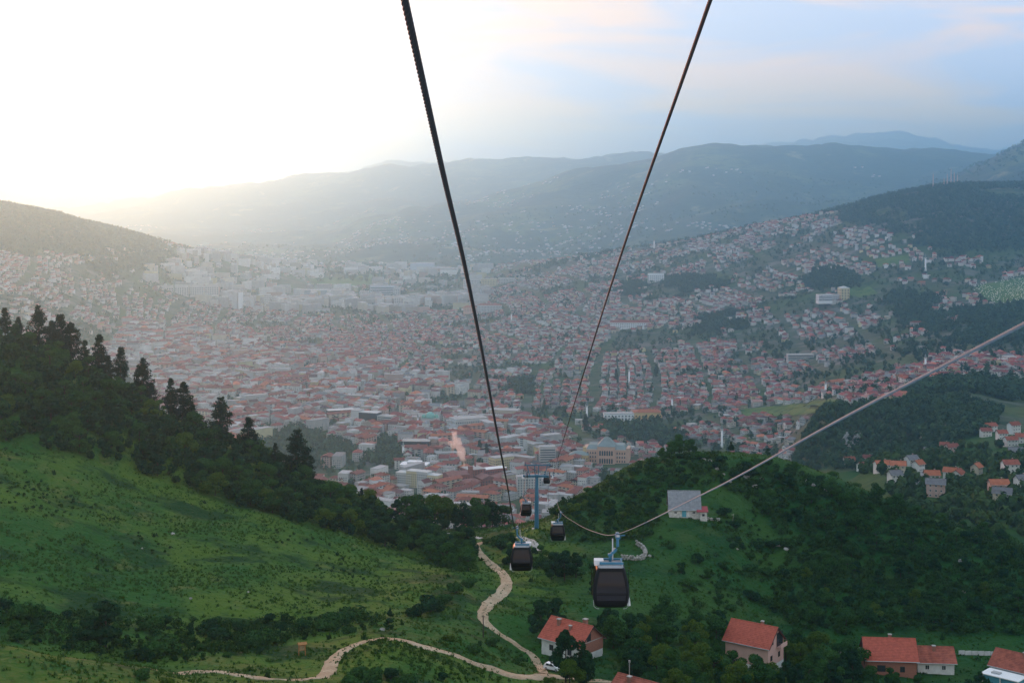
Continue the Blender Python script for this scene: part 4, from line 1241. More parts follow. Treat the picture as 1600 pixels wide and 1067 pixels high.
def house_shapes(ids, windows_to):
    """all houses in ids as arrays: walls, roofs, window panes"""
    n = len(ids)
    a, b, h, r, rd = la[ids], lb[ids], hh[ids], rh[ids], ridge[ids]
    fl = flat[ids]
    o = np.where(fl, 0.15, 0.55)
    ca, sa = np.cos(rot[ids]), np.sin(rot[ids])

    def world(lx, ly, lz):
        return np.stack([hx[ids] + lx * ca - ly * sa, hy[ids] + lx * sa + ly * ca, hz[ids] + lz], -1)
    zb = np.full(n, -4.0)
    v = [world(-a, -b, zb), world(a, -b, zb), world(a, b, zb), world(-a, b, zb),
         world(-a, -b, h), world(a, -b, h), world(a, b, h), world(-a, b, h)]
    ez = h - np.where(fl, 0.0, o * r / b) + 0.02
    v += [world(-a - o, -b - o, ez), world(a + o, -b - o, ez), world(a + o, b + o, ez), world(-a - o, b + o, ez)]
    rl = np.where(rd > 0.99, a + o, a * rd)
    yk = np.where(fl, b + o, 0.0)
    v += [world(-rl, -yk, h + r), world(rl, -yk, h + r), world(rl, yk, h + r), world(-rl, yk, h + r)]
    V = np.stack(v, 1)
    wallq = np.array([(0, 1, 5, 4), (1, 2, 6, 5), (2, 3, 7, 6), (3, 0, 4, 7)])
    roofq = np.array([(8, 9, 13, 12), (10, 11, 15, 14), (9, 10, 14, 13), (11, 8, 12, 15), (12, 13, 14, 15)])
    base = (np.arange(n) * 16)[:, None, None]
    Q = np.concatenate([(wallq[None] + base), (roofq[None] + base)], 1)
    gab = (rd > 0.99) & ~fl
    qc = np.zeros((n, 9, 3))
    qc[:, :4] = wc[ids][:, None]
    qc[:, 4:] = rc[ids][:, None]
    qc[gab, 6:8] = wc[ids][gab][:, None]
    qm = np.zeros((n, 9), int)
    qm[:, 4:] = 1
    qm[gab, 6:8] = 0
    V = V.reshape(-1, 3)
    Q = Q.reshape(-1, 4)
    qc = qc.reshape(-1, 3)
    qm = qm.ravel()
    # windows on the near ones: sunk dark panes, slightly proud of the wall face
    WV = []
    nearw = np.where(hy[ids] < windows_to)[0]
    if len(nearw):
        for side in range(4):
            L = a if side % 2 == 0 else b
            for f in range(4):
                for c in (-0.62, -0.2, 0.22, 0.64):
                    k = nearw[(h[nearw] > 2.9 * f + 2.6) & (rg.random(len(nearw)) < 0.85)]
                    if side % 2 == 1:
                        if c in (-0.2, 0.22):
                            pass
                    e = 0.06
                    cx = c * L[k]
                    hw, z0 = 0.55, 2.9 * f + 1.0
                    z1 = z0 + 1.35
                    sgn = 1 if side in (1, 2) else -1
                    pts = []
                    for (dx, zz) in ((-hw, z0), (hw, z0), (hw, z1), (-hw, z1)):
                        if side % 2 == 0:
                            lx, ly = cx + dx, sgn * (b[k] + e)
                        else:
                            lx, ly = sgn * (a[k] + e), cx + dx
                        pts.append(np.stack([hx[ids][k] + lx * ca[k] - ly * sa[k], hy[ids][k] + lx * sa[k] + ly * ca[k], hz[ids][k] + zz], -1))
                    WV.append(np.stack(pts, 1).reshape(-1, 3))
    if WV:
        W = np.concatenate(WV)
        wq = np.arange(len(W)).reshape(-1, 4) + len(V)
        V = np.concatenate([V, W])
        Q = np.concatenate([Q, wq])
        qc = np.concatenate([qc, np.full((len(wq), 3), 0.05)])
        qm = np.concatenate([qm, np.full(len(wq), 2)])
    return V, Q, qc, qm


def _facing(side):
    return side


for nm, sel, wt, lab in [("city_houses", rest[hy[rest] < 3000], 2700, "crowded pale houses with red tiled roofs across the valley floor"),
                         ("hillside_houses", rest[(hy[rest] >= 3000) & (PX[idx][rest] >= 700)], 0, "countless small red-roofed houses climbing the far hillside"),
                         ("hazy_suburb", rest[(hy[rest] >= 3000) & (PX[idx][rest] < 700)], 0, "hazy suburb of pale blocks and red roofs along the valley")]:
    V, Q, qc, qm = house_shapes(sel, wt)
    tag(link(nm, np_mesh(nm, V, quads=Q, mats=[M_WALLS, M_ROOFS, M_PANES], qmat=qm, qcol=qc)), lab, "houses", None, "stuff")

# separate houses, the ones that show largest
CW = {"white": mat("plaster_white", (0.70, 0.68, 0.64), 0.9, var=0.2, scale=0.25, spec=0.1, objrand=0.1), "cream": mat("plaster_cream", (0.60, 0.52, 0.40), 0.9, var=0.2, scale=0.25, spec=0.1, objrand=0.1),
      "grey": mat("plaster_grey", (0.46, 0.44, 0.42), 0.9, var=0.25, scale=0.25, spec=0.1, objrand=0.12), "pink": mat("plaster_pink", (0.58, 0.40, 0.34), 0.9, var=0.2, scale=0.25, spec=0.1, objrand=0.1)}
CR = {"dark red": mat("tile_dark_red", (0.25, 0.085, 0.065), 0.9, var=0.4, scale=0.5, spec=0.1, objrand=0.15), "orange red": mat("tile_orange", (0.44, 0.155, 0.085), 0.9, var=0.35, scale=0.5, spec=0.1, objrand=0.12),
      "red": mat("tile_red", (0.34, 0.11, 0.072), 0.9, var=0.4, scale=0.5, spec=0.1, objrand=0.15)}
M_CHIM = mat("chimney_brick", (0.30, 0.15, 0.11), 0.9, var=0.3, scale=2)
M_FRAME = mat("window_frame_white", (0.72, 0.72, 0.70), 0.5)
M_GLASS = mat("window_glass", (0.03, 0.037, 0.045), 0.15, spec=0.6)
_hp = {}


def city_house_meshes(gable, storeys, wkey, rkey):
    """unit house: half sizes 5 x 4, storeys of 2.9 m"""
    key = (gable, storeys, wkey, rkey)
    if key in _hp:
        return _hp[key]
    a, b, h = 5.0, 4.2, 2.9 * storeys + 0.4
    r, o = 2.4, 0.55
    wm = MB()
    wm.box(-a, a, -b, b, -5.0, h)
    if gable:
        for s in (-1, 1):
            wm.add([(s * a, -b, h), (s * a, b, h), (s * a, 0, h + r - 0.05)], [(0, 1, 2)])
    ez = h - o * r / b
    rm = MB()
    rl = a + o if gable else a * 0.42
    t = 0.16
    e = [(-a - o, -b - o, ez), (a + o, -b - o, ez), (a + o, b + o, ez), (-a - o, b + o, ez)]
    k = [(-rl, 0, h + r), (rl, 0, h + r)]
    top = [(x, y, z + t) for x, y, z in e + k]
    low = e + k
    rm.add(top + low, [(0, 1, 5, 4), (2, 3, 4, 5), (1, 2, 5), (3, 0, 4), (6, 10, 11, 7), (8, 11, 10, 9), (7, 11, 8), (9, 10, 6),
                       (0, 6, 7, 1), (1, 7, 8, 2), (2, 8, 9, 3), (3, 9, 6, 0)])
    cm = MB()
    cm.box(-0.5 + a * 0.3, 0.5 + a * 0.3, 0.5, 1.2, h + 0.5, h + r + 0.9)
    wn_ = MB()
    for f in range(storeys):
        for s in (-1, 1):
            for c in (-3.3, -1.1, 1.1, 3.3):
                z0 = 2.9 * f + 1.0
                wn_.box(c - 0.55, c + 0.55, s * (b + 0.02) - 0.03, s * (b + 0.02) + 0.03, z0, z0 + 1.35)
            for c in (-2.2, 0.0, 2.2):
                z0 = 2.9 * f + 1.0
                wn_.box(s * (a + 0.02) - 0.03, s * (a + 0.02) + 0.03, c - 0.5, c + 0.5, z0, z0 + 1.35)
    _hp[key] = (wm.mesh("wall", CW[wkey]), rm.mesh("roof", CR[rkey]), cm.mesh("chimney", M_CHIM), wn_.mesh("window_rows", M_PANES))
    return _hp[key]


NUMW = {1: "one-storey", 2: "two-storey", 3: "three-storey", 4: "four-storey", 5: "five-storey"}
for i in single:
    st = int(np.clip(round(hh[i] / 2.9), 1, 5))
    gable = bool(ridge[i] > 0.99)
    wk = ["white", "cream", "grey", "pink"][int(np.argmin([abs(wc[i] - np.array(c)).sum() for c in ((0.68, 0.66, 0.62), (0.6, 0.52, 0.4), (0.46, 0.44, 0.42), (0.58, 0.4, 0.33))]))]
    rk = ["dark red", "orange red", "red"][int(np.argmin([abs(rc[i] - np.array(c)).sum() for c in ((0.25, 0.085, 0.065), (0.44, 0.155, 0.085), (0.34, 0.11, 0.072))]))]
    ms = city_house_meshes(gable, st, wk, rk)
    x, y = float(hx[i]), float(hy[i])
    px, pv = PX[idx][i], PV[idx][i]
    if px > 1200:
        where = "above the wooded gorge"
    elif px > 880:
        where = "around the pink city hall"
    elif px > 660:
        where = "around the smoking brick brewery"
    else:
        where = "in the town centre below the wooded crest"
    lab = "%s %s house with %s %s roof %s" % (wk, NUMW[st], rk, "gabled" if gable else "hipped", where)
    root = empty("house", (x, y, float(hz[i])), float(rot[i]), (float(la[i]) / 5.0, float(lb[i]) / 4.2, 1.0))
    tag(root, lab, "house", "houses " + where)
    link("wall", ms[0], root)
    ro = link("roof", ms[1], root)
    link("chimney", ms[2], ro)
    link("window_rows", ms[3], root)["kind"] = "stuff"

# ---- trees between the houses and the woods of the valley
def far_trees(name, x, y, h, w, per, label, seed, tone=(0.022, 0.060, 0.032), tone2=(0.062, 0.115, 0.042)):
    g = np.random.default_rng(seed)
    n = len(x)
    z = H(x, y)
    d = g.normal(size=(n, per, 3))
    d /= np.linalg.norm(d, axis=2)[..., None]
    lob = 0.8 + 0.35 * np.sin(d[..., 0] * 5 + g.uniform(0, 6, (n, 1))) * np.cos(d[..., 2] * 4 + g.uniform(0, 6, (n, 1)))
    rad = np.stack([w, w, h * 0.5], -1)[:, None, :] * (lob * g.uniform(0.7, 1.05, (n, per)))[..., None]
    c = np.stack([x, y, z + h * 0.52], -1)[:, None, :] + d * rad
    nr = d + g.normal(size=(n, per, 3)) * 0.35
    t = np.cross(nr, g.normal(size=(n, per, 3)))
    t /= np.linalg.norm(t, axis=2)[..., None] + 1e-9
    u = np.cross(nr, t)
    u /= np.linalg.norm(u, axis=2)[..., None] + 1e-9
    s = (w * 0.62)[:, None, None] * g.uniform(0.6, 1.2, (n, per, 1))
    vs = np.stack([c + t * s * 0.75, c - t * s * 0.4 + u * s * 0.65, c - t * s * 0.4 - u * s * 0.65], 2).reshape(-1, 3)
    mixf = g.random((n, 1)) * 0.8 + g.random((n, per)) * 0.2
    col = np.array(tone) + (np.array(tone2) - np.array(tone)) * mixf[..., None]
    o = link(name, np_mesh(name, vs, tris=np.arange(len(vs)).reshape(-1, 3), mats=[M_LEAF_FAR], tcol=col.reshape(-1, 3)))
    return tag(o, label, "trees", None, "stuff")


# in town: on the cells without a house
ti = np.where(vis & ~is_house & ~field & ~gone & ~forest & (HY < 4700) & ~near_gap & (rg.random(len(HX)) < 0.80))[0]
jx, jy = rg.uniform(-6, 6, len(ti)), rg.uniform(-6, 6, len(ti))
tx, ty = HX[ti] + jx, HY[ti] + jy
th = rg.uniform(6, 13, len(ti))
slim_ = rg.random(len(ti)) < 0.10
th = np.where(slim_, th * 1.5, th)
tw = np.where(slim_, 2.2, th * rg.uniform(0.32, 0.5, len(ti)))
kk = ty < 2800
far_trees("garden_trees", tx[kk], ty[kk], th[kk], tw[kk], 46, "dark trees in the gardens and courts between the houses", 21)
far_trees("hill_garden_trees", tx[~kk], ty[~kk], th[~kk] * 1.1, tw[~kk] * 1.25, 18, "dark trees among the houses on the far hillside", 22)
# small garden trees squeezed in beside houses
gi = np.where(is_house & (rg.random(len(HX)) < np.where(centre, 0.3, 0.75)) & (HY < 4700))[0]
ga = rg.uniform(0, 6.28, len(gi))
gx_, gy_ = HX[gi] + np.cos(ga) * 7.2, HY[gi] + np.sin(ga) * 7.2
far_trees("yard_trees", gx_, gy_, rg.uniform(4.5, 9.5, len(gi)), rg.uniform(2.0, 3.6, len(gi)), 16, "small trees in the yards of the town houses", 23)


def fill(polys, spacing, y0, y1):
    xs, ys = [], []
    for p in polys:
        n = 0
        px0, px1 = min(q[0] for q in p), max(q[0] for q in p)
        xlo, xhi = min((px0 - 800) / F * y0, (px0 - 800) / F * y1), max((px1 - 800) / F * y0, (px1 - 800) / F * y1)
        gx, gy = np.meshgrid(np.arange(xlo, xhi, spacing), np.arange(y0, y1, spacing))
        gx = gx.ravel() + rg.uniform(-0.5, 0.5, gx.size) * spacing
        gy = gy.ravel() + rg.uniform(-0.5, 0.5, gy.size) * spacing
        gz = H(gx, gy)
        a, b = rows_of(gx, gy, gz)
        rag = 0.35 if y0 < 1300 else 1.0
        k = inpoly(a + rag * 26 * fbm(gx / 60, gy / 60, 83, 3), b + rag * 11 * fbm(gx / 60, gy / 90, 87, 3), p) & seen(gx, gy, gz + 8) & ~held(gx, gy)
        k &= rg.random(len(k)) < 0.86
        xs.append(gx[k])
        ys.append(gy[k])
    return np.concatenate(xs), np.concatenate(ys)


fx, fy = fill(FOREST[1:11] + FOREST[14:], 8.0, 1500, 4400)
far_trees("park_trees", fx, fy, rg.uniform(8, 14, len(fx)), rg.uniform(3.5, 5.5, len(fx)), 40, "dark green park woods between the quarters of the city", 24)
fx, fy = fill(FOREST[:1], 11.0, 3200, 4700)
kk = fbm(fx / 170, fy / 170, 97, 4) > -0.28
fx, fy = fx[kk], fy[kk]
far_trees("summit_forest", fx, fy, rg.uniform(10, 18, len(fx)), rg.uniform(5.5, 8, len(fx)), 16, "dark forest over the broad hill behind the city", 25, (0.020, 0.066, 0.048), (0.060, 0.115, 0.056))
fx, fy = fill(FOREST[11:13], 10.5, 3000, 5400)
far_trees("spur_forest", fx, fy, rg.uniform(9, 16, len(fx)), rg.uniform(6, 9, len(fx)), 16, "hazy woods on the long spur left of the valley", 26)
fx, fy = fill(FOREST[13:14], 5.5, 1120, 1560)
far_trees("gorge_forest", fx, fy, rg.uniform(6, 11, len(fx)), rg.uniform(2.4, 4.0, len(fx)), 60, "dense green forest on the walls of the river gorge", 27)
# hedges and woods on the near side of the gorge
RIGHT = [[(1290, 735), (1330, 738), (1400, 752), (1440, 765), (1500, 775), (1600, 770), (1660, 760), (1660, 690), (1600, 690), (1540, 700), (1480, 705), (1440, 718), (1400, 715)], [(1380, 760), (1660, 760), (1660, 850), (1500, 835), (1420, 800)]]
fx, fy = fill(RIGHT, 8.5, 560, 1180)
k = fbm(fx / 45, fy / 45, 95, 3) > -0.42
fx, fy = fx[k], fy[k]
VALLEY_TREES = (fx, fy)
# ------------------------------------------------------------------ houses on the hillside
M_TILE = mat("roof_tile_red", (0.48, 0.125, 0.085), 0.85, var=0.35, scale=1.6, spec=0.15, bump=0.4, bscale=5)
M_TILE2 = mat("roof_tile_worn", (0.40, 0.13, 0.09), 0.9, var=0.5, scale=0.8, spec=0.1, bump=0.4, bscale=5)
M_BRICK = mat("bare_brick", (0.36, 0.155, 0.105), 0.95, col2=(0.26, 0.12, 0.09), scale=3.5, bump=0.5, bscale=9)
M_PINK = mat("pink_plaster", (0.62, 0.385, 0.33), 0.9, var=0.10, scale=0.7, bump=0.1, bscale=12)
M_WHITEW = mat("white_plaster", (0.70, 0.70, 0.68), 0.9, col2=(0.52, 0.53, 0.52), scale=0.9, bump=0.15, bscale=8)
M_LIME = mat("limewashed_stone", (0.68, 0.67, 0.64), 0.95, col2=(0.38, 0.37, 0.34), scale=1.8, bump=0.8, bscale=3.5)
M_DARKWOOD = mat("dark_timber", (0.055, 0.042, 0.034), 0.85, var=0.4, scale=2.5)
M_TIN = mat("grey_sheet_roof", (0.30, 0.32, 0.34), 0.6, col2=(0.19, 0.20, 0.22), scale=1.2, metal=0.1, bump=0.15)
M_REDTIN = mat("red_sheet_roof", (0.33, 0.05, 0.06), 0.6, var=0.3, scale=1.5)
M_BLUE = mat("blue_paint", (0.10, 0.36, 0.46), 0.6, var=0.25, scale=3)
M_STONE = mat("pale_stone", (0.42, 0.41, 0.38), 0.95, var=0.45, scale=1.3, bump=0.7, bscale=4, objrand=0.25)
M_CONC = mat("concrete", (0.40, 0.39, 0.37), 0.9, var=0.25, scale=0.8)
M_STEEL = mat("galvanised", (0.42, 0.44, 0.45), 0.45, metal=0.7)


def roof_slope(mb, e0, e1, r0, r1, courses, t=0.07, over=0.05):
    """tile courses from eave edge e0-e1 up to ridge edge r0-r1; each course a thin slab riding on the one below"""
    e0, e1, r0, r1 = Vector(e0), Vector(e1), Vector(r0), Vector(r1)
    n = (e1 - e0).cross(r0 - e0).normalized()
    if n.z < 0:
        n = -n
    for k in range(courses):
        a, b = k / courses, min(1.0, (k + 1.12) / courses)
        lo0, lo1 = e0.lerp(r0, a) + n * over, e1.lerp(r1, a) + n * over
        hi0, hi1 = e0.lerp(r0, b), e1.lerp(r1, b)
        mb.hexa([lo0, lo1, hi1, hi0], [lo0 + n * t, lo1 + n * t, hi1 + n * t * 0.6, hi0 + n * t * 0.6])


def add_window(root, face, L, W, u, z, w, h, frame=M_FRAME, pane=M_GLASS, name="window"):
    """window on a wall face: reveal frame standing 4 cm proud, glass set into it"""
    d = {"f": (0, -1), "b": (0, 1), "r": (1, 0), "l": (-1, 0)}[face]
    fm, pm = MB(), MB()

    def bx(mb, u0, u1, z0, z1, d0, d1):
        if d[0] == 0:
            ya, yb = sorted((d[1] * (W / 2 + d0), d[1] * (W / 2 + d1)))
            mb.box(u0, u1, ya, yb, z0, z1)
        else:
            xa, xb = sorted((d[0] * (L / 2 + d0), d[0] * (L / 2 + d1)))
            mb.box(xa, xb, u0, u1, z0, z1)
    b = 0.08
    bx(fm, u - w / 2, u + w / 2, z, z + b, -0.1, 0.05)
    bx(fm, u - w / 2, u + w / 2, z + h - b, z + h, -0.1, 0.05)
    bx(fm, u - w / 2, u - w / 2 + b, z + b, z + h - b, -0.1, 0.05)
    bx(fm, u + w / 2 - b, u + w / 2, z + b, z + h - b, -0.1, 0.05)
    bx(fm, u - 0.03, u + 0.03, z + b, z + h - b, -0.1, 0.045)
    bx(pm, u - w / 2 + b, u + w / 2 - b, z + b, z + h - b, -0.1, 0.015)
    o = fm.build(name, frame, root)
    pm.build("pane", pane, o)
    return o


def gable_house(label, loc, rz, L, W, hw, rh, wall, roof, gable=None, base=None, base_h=0.0, over=0.6, courses=13, windows=(), doors=(), chimneys=(), name="house", group=None, ridge_end=None, sink=3.0, cat="house", frame=M_FRAME):
    root = empty(name, loc, rz)
    tag(root, label, cat, group)
    a, b = L / 2, W / 2
    wm = MB()
    wm.box(-a, a, -b, b, base_h if base else -sink, hw)
    wm.build("wall", wall, root)
    if base:
        bm = MB()
        bm.box(-a + 0.004, a - 0.004, -b + 0.004, b - 0.004, -sink, base_h)
        bm.build("lower_wall", base, root)
    for s in (-1, 1):
        gm = MB()
        x0, x1 = sorted((s * a, s * (a - 0.25)))
        gm.add([(x0, -b, hw), (x0, b, hw), (x0, 0, hw + rh - 0.05), (x1, -b, hw), (x1, b, hw), (x1, 0, hw + rh - 0.05)],
               [(0, 2, 1), (3, 4, 5), (0, 1, 4, 3), (1, 2, 5, 4), (2, 0, 3, 5)])
        gm.build("gable", gable or wall, root)
    k = over / b
    ez = hw - rh * k + 0.06
    rm = MB()
    X = a + over
    rt = hw + rh + 0.06
    roof_slope(rm, (-X, -b - over, ez), (X, -b - over, ez), (-X, 0, rt), (X, 0, rt), courses)
    roof_slope(rm, (-X, b + over, ez), (X, b + over, ez), (-X, 0, rt), (X, 0, rt), courses)
    ro = rm.build("roof", roof, root)
    km = MB()
    km.tube([(-X, 0, rt + 0.06), (X, 0, rt + 0.06)], 0.15, 8)
    km.build("ridge_cap", roof, ro)
    for s in (-1, 1):
        fm = MB()
        fm.tube([(-X, s * (b + over + 0.05), ez - 0.02), (X, s * (b + over + 0.05), ez - 0.02)], 0.09, 6)
        fm.build("gutter", M_STEEL, ro)
        vm = MB()
        for q in (-1, 1):
            vm.hexa([(s * X, q * (b + over), ez - 0.16), (s * (X + 0.05), q * (b + over), ez - 0.16), (s * (X + 0.05), 0, rt - 0.16), (s * X, 0, rt - 0.16)],
                    [(s * X, q * (b + over), ez + 0.10), (s * (X + 0.05), q * (b + over), ez + 0.10), (s * (X + 0.05), 0, rt + 0.10), (s * X, 0, rt + 0.10)])
        vm.build("barge_board", M_DARKWOOD, ro)
    for (x, y, top, w) in chimneys:
        cm = MB()
        zz = hw + rh * (1 - abs(y) / b)
        cm.box(x - w / 2, x + w / 2, y - w / 2, y + w / 2, zz - 0.5, zz + top)
        co = cm.build("chimney", M_CHIM, ro)
        cm = MB()
        cm.box(x - w / 2 - 0.08, x + w / 2 + 0.08, y - w / 2 - 0.08, y + w / 2 + 0.08, zz + top + 0.003, zz + top + 0.14)
        cm.build("chimney_cap", M_CONC, ro)
    for (face, u, z, w, h) in windows:
        add_window(root, face, L, W, u, z, w, h, frame)
    for (face, u, z, w, h, m) in doors:
        dm = MB()
        if face in "fb":
            s = -1 if face == "f" else 1
            dm.box(u - w / 2, u + w / 2, min(s * (b - 0.05), s * (b + 0.05)), max(s * (b - 0.05), s * (b + 0.05)), z, z + h)
        else:
            s = -1 if face == "l" else 1
            dm.box(min(s * (a - 0.05), s * (a + 0.05)), max(s * (a - 0.05), s * (a + 0.05)), u - w / 2, u + w / 2, z, z + h)
        do = dm.build("door", m, root)
        hm_ = MB()
        if face in "fb":
            hm_.box(u + w / 2 - 0.2, u + w / 2 - 0.1, min(s * (b + 0.05), s * (b + 0.1)), max(s * (b + 0.05), s * (b + 0.1)), z + 1.0, z + 1.1)
        else:
            hm_.box(min(s * (a + 0.05), s * (a + 0.1)), max(s * (a + 0.05), s * (a + 0.1)), u + w / 2 - 0.2, u + w / 2 - 0.1, z + 1.0, z + 1.1)
        hm_.build("handle", M_STEEL, do)
    return root


HS = HOUSE_SPOTS
R = math.radians
gable_house("half-plastered house with bare brick gable and bright red tiled roof behind slim trees", HS["brick"] + Vector((0.6, 1.5, -0.6)), R(-41), 10.4, 7.8, 4.0, 3.1, M_WHITEW, M_TILE, gable=M_BRICK,
            windows=[("f", -2.5, 1.4, 1.1, 1.2), ("f", 2.4, 1.4, 1.1, 1.2), ("r", -0.9, 4.2, 1.3, 1.5)], chimneys=[(-2.6, -1.2, 1.2, 0.7), (3.2, 0.5, 1.4, 0.8), (0.8, -1.6, 0.9, 0.5)], frame=M_DARKWOOD)
BH = [o for o in COL.objects if o.name.startswith("house") and o.get("label", "").startswith("half-plastered")][0]
mb = MB()
mb.box(5.203, 5.26, -3.88, 3.88, 1.7, 4.0)
mb.build("brick_panel", M_BRICK, BH)
mb = MB()
mb.box(5.2, 5.3, -3.9, 3.9, 3.98, 4.12)
mb.build("concrete_band", M_CONC, BH)
pk = gable_house("pink plastered two-storey house with red tiled roof and pale garage below", HS["pink"] + Vector((0, 1.0, 1.0)), R(-36), 10.8, 8.0, 6.0, 3.4, M_PINK, M_TILE, base=M_WHITEW, base_h=1.2, sink=5.0,
                 windows=[("f", -3.0, 2.4, 1.0, 1.3), ("r", -2.4, 2.4, 1.0, 1.2), ("r", 1.6, 2.4, 1.0, 1.2), ("r", -1.8, 5.9, 0.9, 1.3), ("f", 2.8, 2.4, 1.0, 1.3)], chimneys=[(1.6, 0.9, 1.3, 0.6)], frame=M_DARKWOOD)
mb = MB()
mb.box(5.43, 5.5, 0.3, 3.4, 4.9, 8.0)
mb.build("loggia_shade_panel", M_GLASS, pk)  # flat dark sheet on the gable, stands for the shade inside the loggia
mb = MB()
mb.box(5.4, 6.6, 0.2, 3.5, 4.72, 4.88)
mb.box(6.5, 6.6, 0.2, 3.5, 4.88, 5.75)
mb.build("balcony", M_PINK, pk)
for u in (-2.0, 1.9):
    mb = MB()
    mb.box(5.38, 5.46, u - 1.3, u + 1.3, -2.6, 0.6)
    mb.build("garage_door", M_WHITEW, pk)
gable_house("long red-roofed house with bare brick front beside a lower white annex", HS["red"] + Vector((0, 2, 0)), R(-5), 11.2, 8.6, 4.2, 3.4, M_BRICK, M_TILE, courses=15,
            windows=[("f", -2.4, 1.2, 1.9, 1.5), ("f", 2.4, 1.2, 1.1, 1.3), ("l", 0, 1.4, 1.1, 1.2)], chimneys=[(0.4, 0.8, 1.3, 0.7)], frame=M_DARKWOOD)
an = gable_house("low white annex with soot-streaked red roof joined to the brick house", HS["annex"] + Vector((0, 3.2, 0)), R(-5), 8.4, 6.8, 3.0, 2.3, M_WHITEW, M_TILE2, courses=10,
                 windows=[("f", -2.0, 1.0, 1.0, 1.1), ("f", 1.8, 1.0, 1.0, 1.1)], chimneys=[(0.0, -0.9, 1.1, 0.7)])
wh = gable_house("white house with worn red roof and white flat terrace slabs", HS["white"] + Vector((3.5, 1.5, 0)), R(-43), 11, 8.0, 3.6, 2.6, M_WHITEW, M_TILE2, courses=12,
                 windows=[("f", -2.0, 1.2, 1.1, 1.2), ("f", 1.5, 1.2, 1.1, 1.2)], chimneys=[(1.2, -0.6, 1.0, 0.6)])
mb = MB()
mb.box(-5.4, 3.6, -9.6, -4.75, 2.75, 2.95)
ts = mb.build("terrace_slab", mat("white_roof_sheet", (0.80, 0.80, 0.79), 0.6, var=0.08, scale=0.5), wh)
mb = MB()
mb.box(-3.5, -1.5, -8.2, -6.9, 2.953, 3.25)
mb.build("roof_light", M_STEEL, ts)
for (x, y) in ((-5.2, -9.4), (-1.0, -9.4), (3.2, -9.4)):
    mb = MB()
    mb.box(x, x + 0.25, y, y + 0.25, -3.0, 2.747)
    mb.build("post", M_WHITEW, wh)
mb = MB()
mb.box(-5.0, 3.2, -9.0, -4.1, -3.0, 2.6)
mb.build("porch_wall", M_BLUE, wh)
lo = gable_house("house showing only a red tiled roof and metal flue above dark trees", HS["low"] + Vector((2.2, 0, -3.4)), R(-40), 10.0, 8.6, 3.4, 2.8, M_WHITEW, M_TILE2, courses=12,
                 windows=[("f", 0, 1.0, 1.1, 1.2)], chimneys=[(-2.2, -1.0, 1.0, 0.7)])
mb = MB()
mb.tube([(-3.2, 0.4, 5.4), (-3.2, 0.4, 8.6)], 0.09, 8)
mb.tube([(-3.2, 0.4, 8.6), (-3.2, 0.4, 9.0)], 0.2, 8)
mb.build("flue", M_STEEL, lo)

# stone hut on the knoll
g = HS["hut"]
hut = gable_house("limewashed stone hut with steep grey sheet roof and blue door on the knoll", g + Vector((-0.3, 2.5, 0.2)), R(-2), 8.6, 6.2, 2.4, 4.2, M_LIME, M_TIN, gable=M_DARKWOOD, over=0.35, courses=5, name="stone_hut",
                  windows=[("f", -2.6, 0.9, 0.8, 0.8), ("f", 2.5, 0.9, 0.9, 0.8)], doors=[("f", -0.2, 0.05, 1.2, 1.9, M_BLUE)], sink=2.0, cat="hut")
mb = MB()
for k in range(18):
    x = -4.6 + k * 0.54
    for s in (-1, 1):
        mb.tube([(x, s * 3.45, 2.36), (x, 0.0 + s * 0.05, 6.72)], 0.035, 4, cap=False)
mb.build("roof_seams", M_TIN, hut)["kind"] = "stuff"
mb = MB()
mb.slab([(3.2, -4.6, 1.75), (6.4, -4.6, 1.75), (6.4, -1.5, 2.7), (3.2, -1.5, 2.7)], 0.1)
mb.build("lean_to_roof", M_REDTIN, hut)
mb = MB()
mb.box(4.2, 6.1, -4.2, -1.8, -2.0, 1.7)
lt = mb.build("lean_to_wall", M_LIME, hut)
mb = MB()
mb.box(4.7, 5.4, -4.26, -4.16, 0.55, 1.2)
mb.build("window", M_GLASS, hut)


def rock_mesh(seed, n1=7, n2=5, rough=0.28):
    g_ = np.random.default_rng(seed)
    vs, fs = [], []
    for i in range(n2 + 1):
        th_ = math.pi * i / n2
        for j in range(n1):
            ph = 2 * math.pi * j / n1
            r = 1 + g_.normal() * rough * 0.6
            vs.append((math.sin(th_) * math.cos(ph) * r, math.sin(th_) * math.sin(ph) * r, math.cos(th_) * (0.75 + 0.1 * g_.normal())))
    for i in range(n2):
        for j in range(n1):
            a_, b_ = i * n1 + j, i * n1 + (j + 1) % n1
            fs.append((a_, a_ + n1, b_ + n1, b_))
    mb_ = MB()
    mb_.add(vs, fs)
    return mb_.mesh("stone", M_STONE)


ROCKS = [rock_mesh(400 + k) for k in range(6)]


def stone_wall(label, line, courses, size, name="stone_wall"):
    """dry stone wall: each stone its own piece"""
    c = spline(line, size * 1.5)
    root = empty(name, (c[0].x, c[0].y, float(H(c[0].x, c[0].y))))
    tag(root, label, "wall")
    for r_ in range(courses):
        for i, p in enumerate(c):
            if r_ and rng.random() < 0.16:
                continue
            s = size * float(rng.uniform(0.75, 1.2))
            o = link("stone", ROCKS[int(rng.integers(6))], root)
            o.location = (p.x - root.location.x + rng.normal() * 0.06 + (r_ % 2) * size * 0.7, p.y - root.location.y + rng.normal() * 0.06,
                          float(H(p.x, p.y)) - root.location.z + size * 0.55 + r_ * size * 1.05)
            o.rotation_euler = (rng.random() * 0.5, rng.random() * 0.5, rng.random() * 6.28)
            o.scale = (s, s * 0.85, s * 0.8)


def hits(pts, y0=170, y1=560):
    return [tuple(hit(a, b, y0, y1)[:2]) + (0,) for a, b in pts]


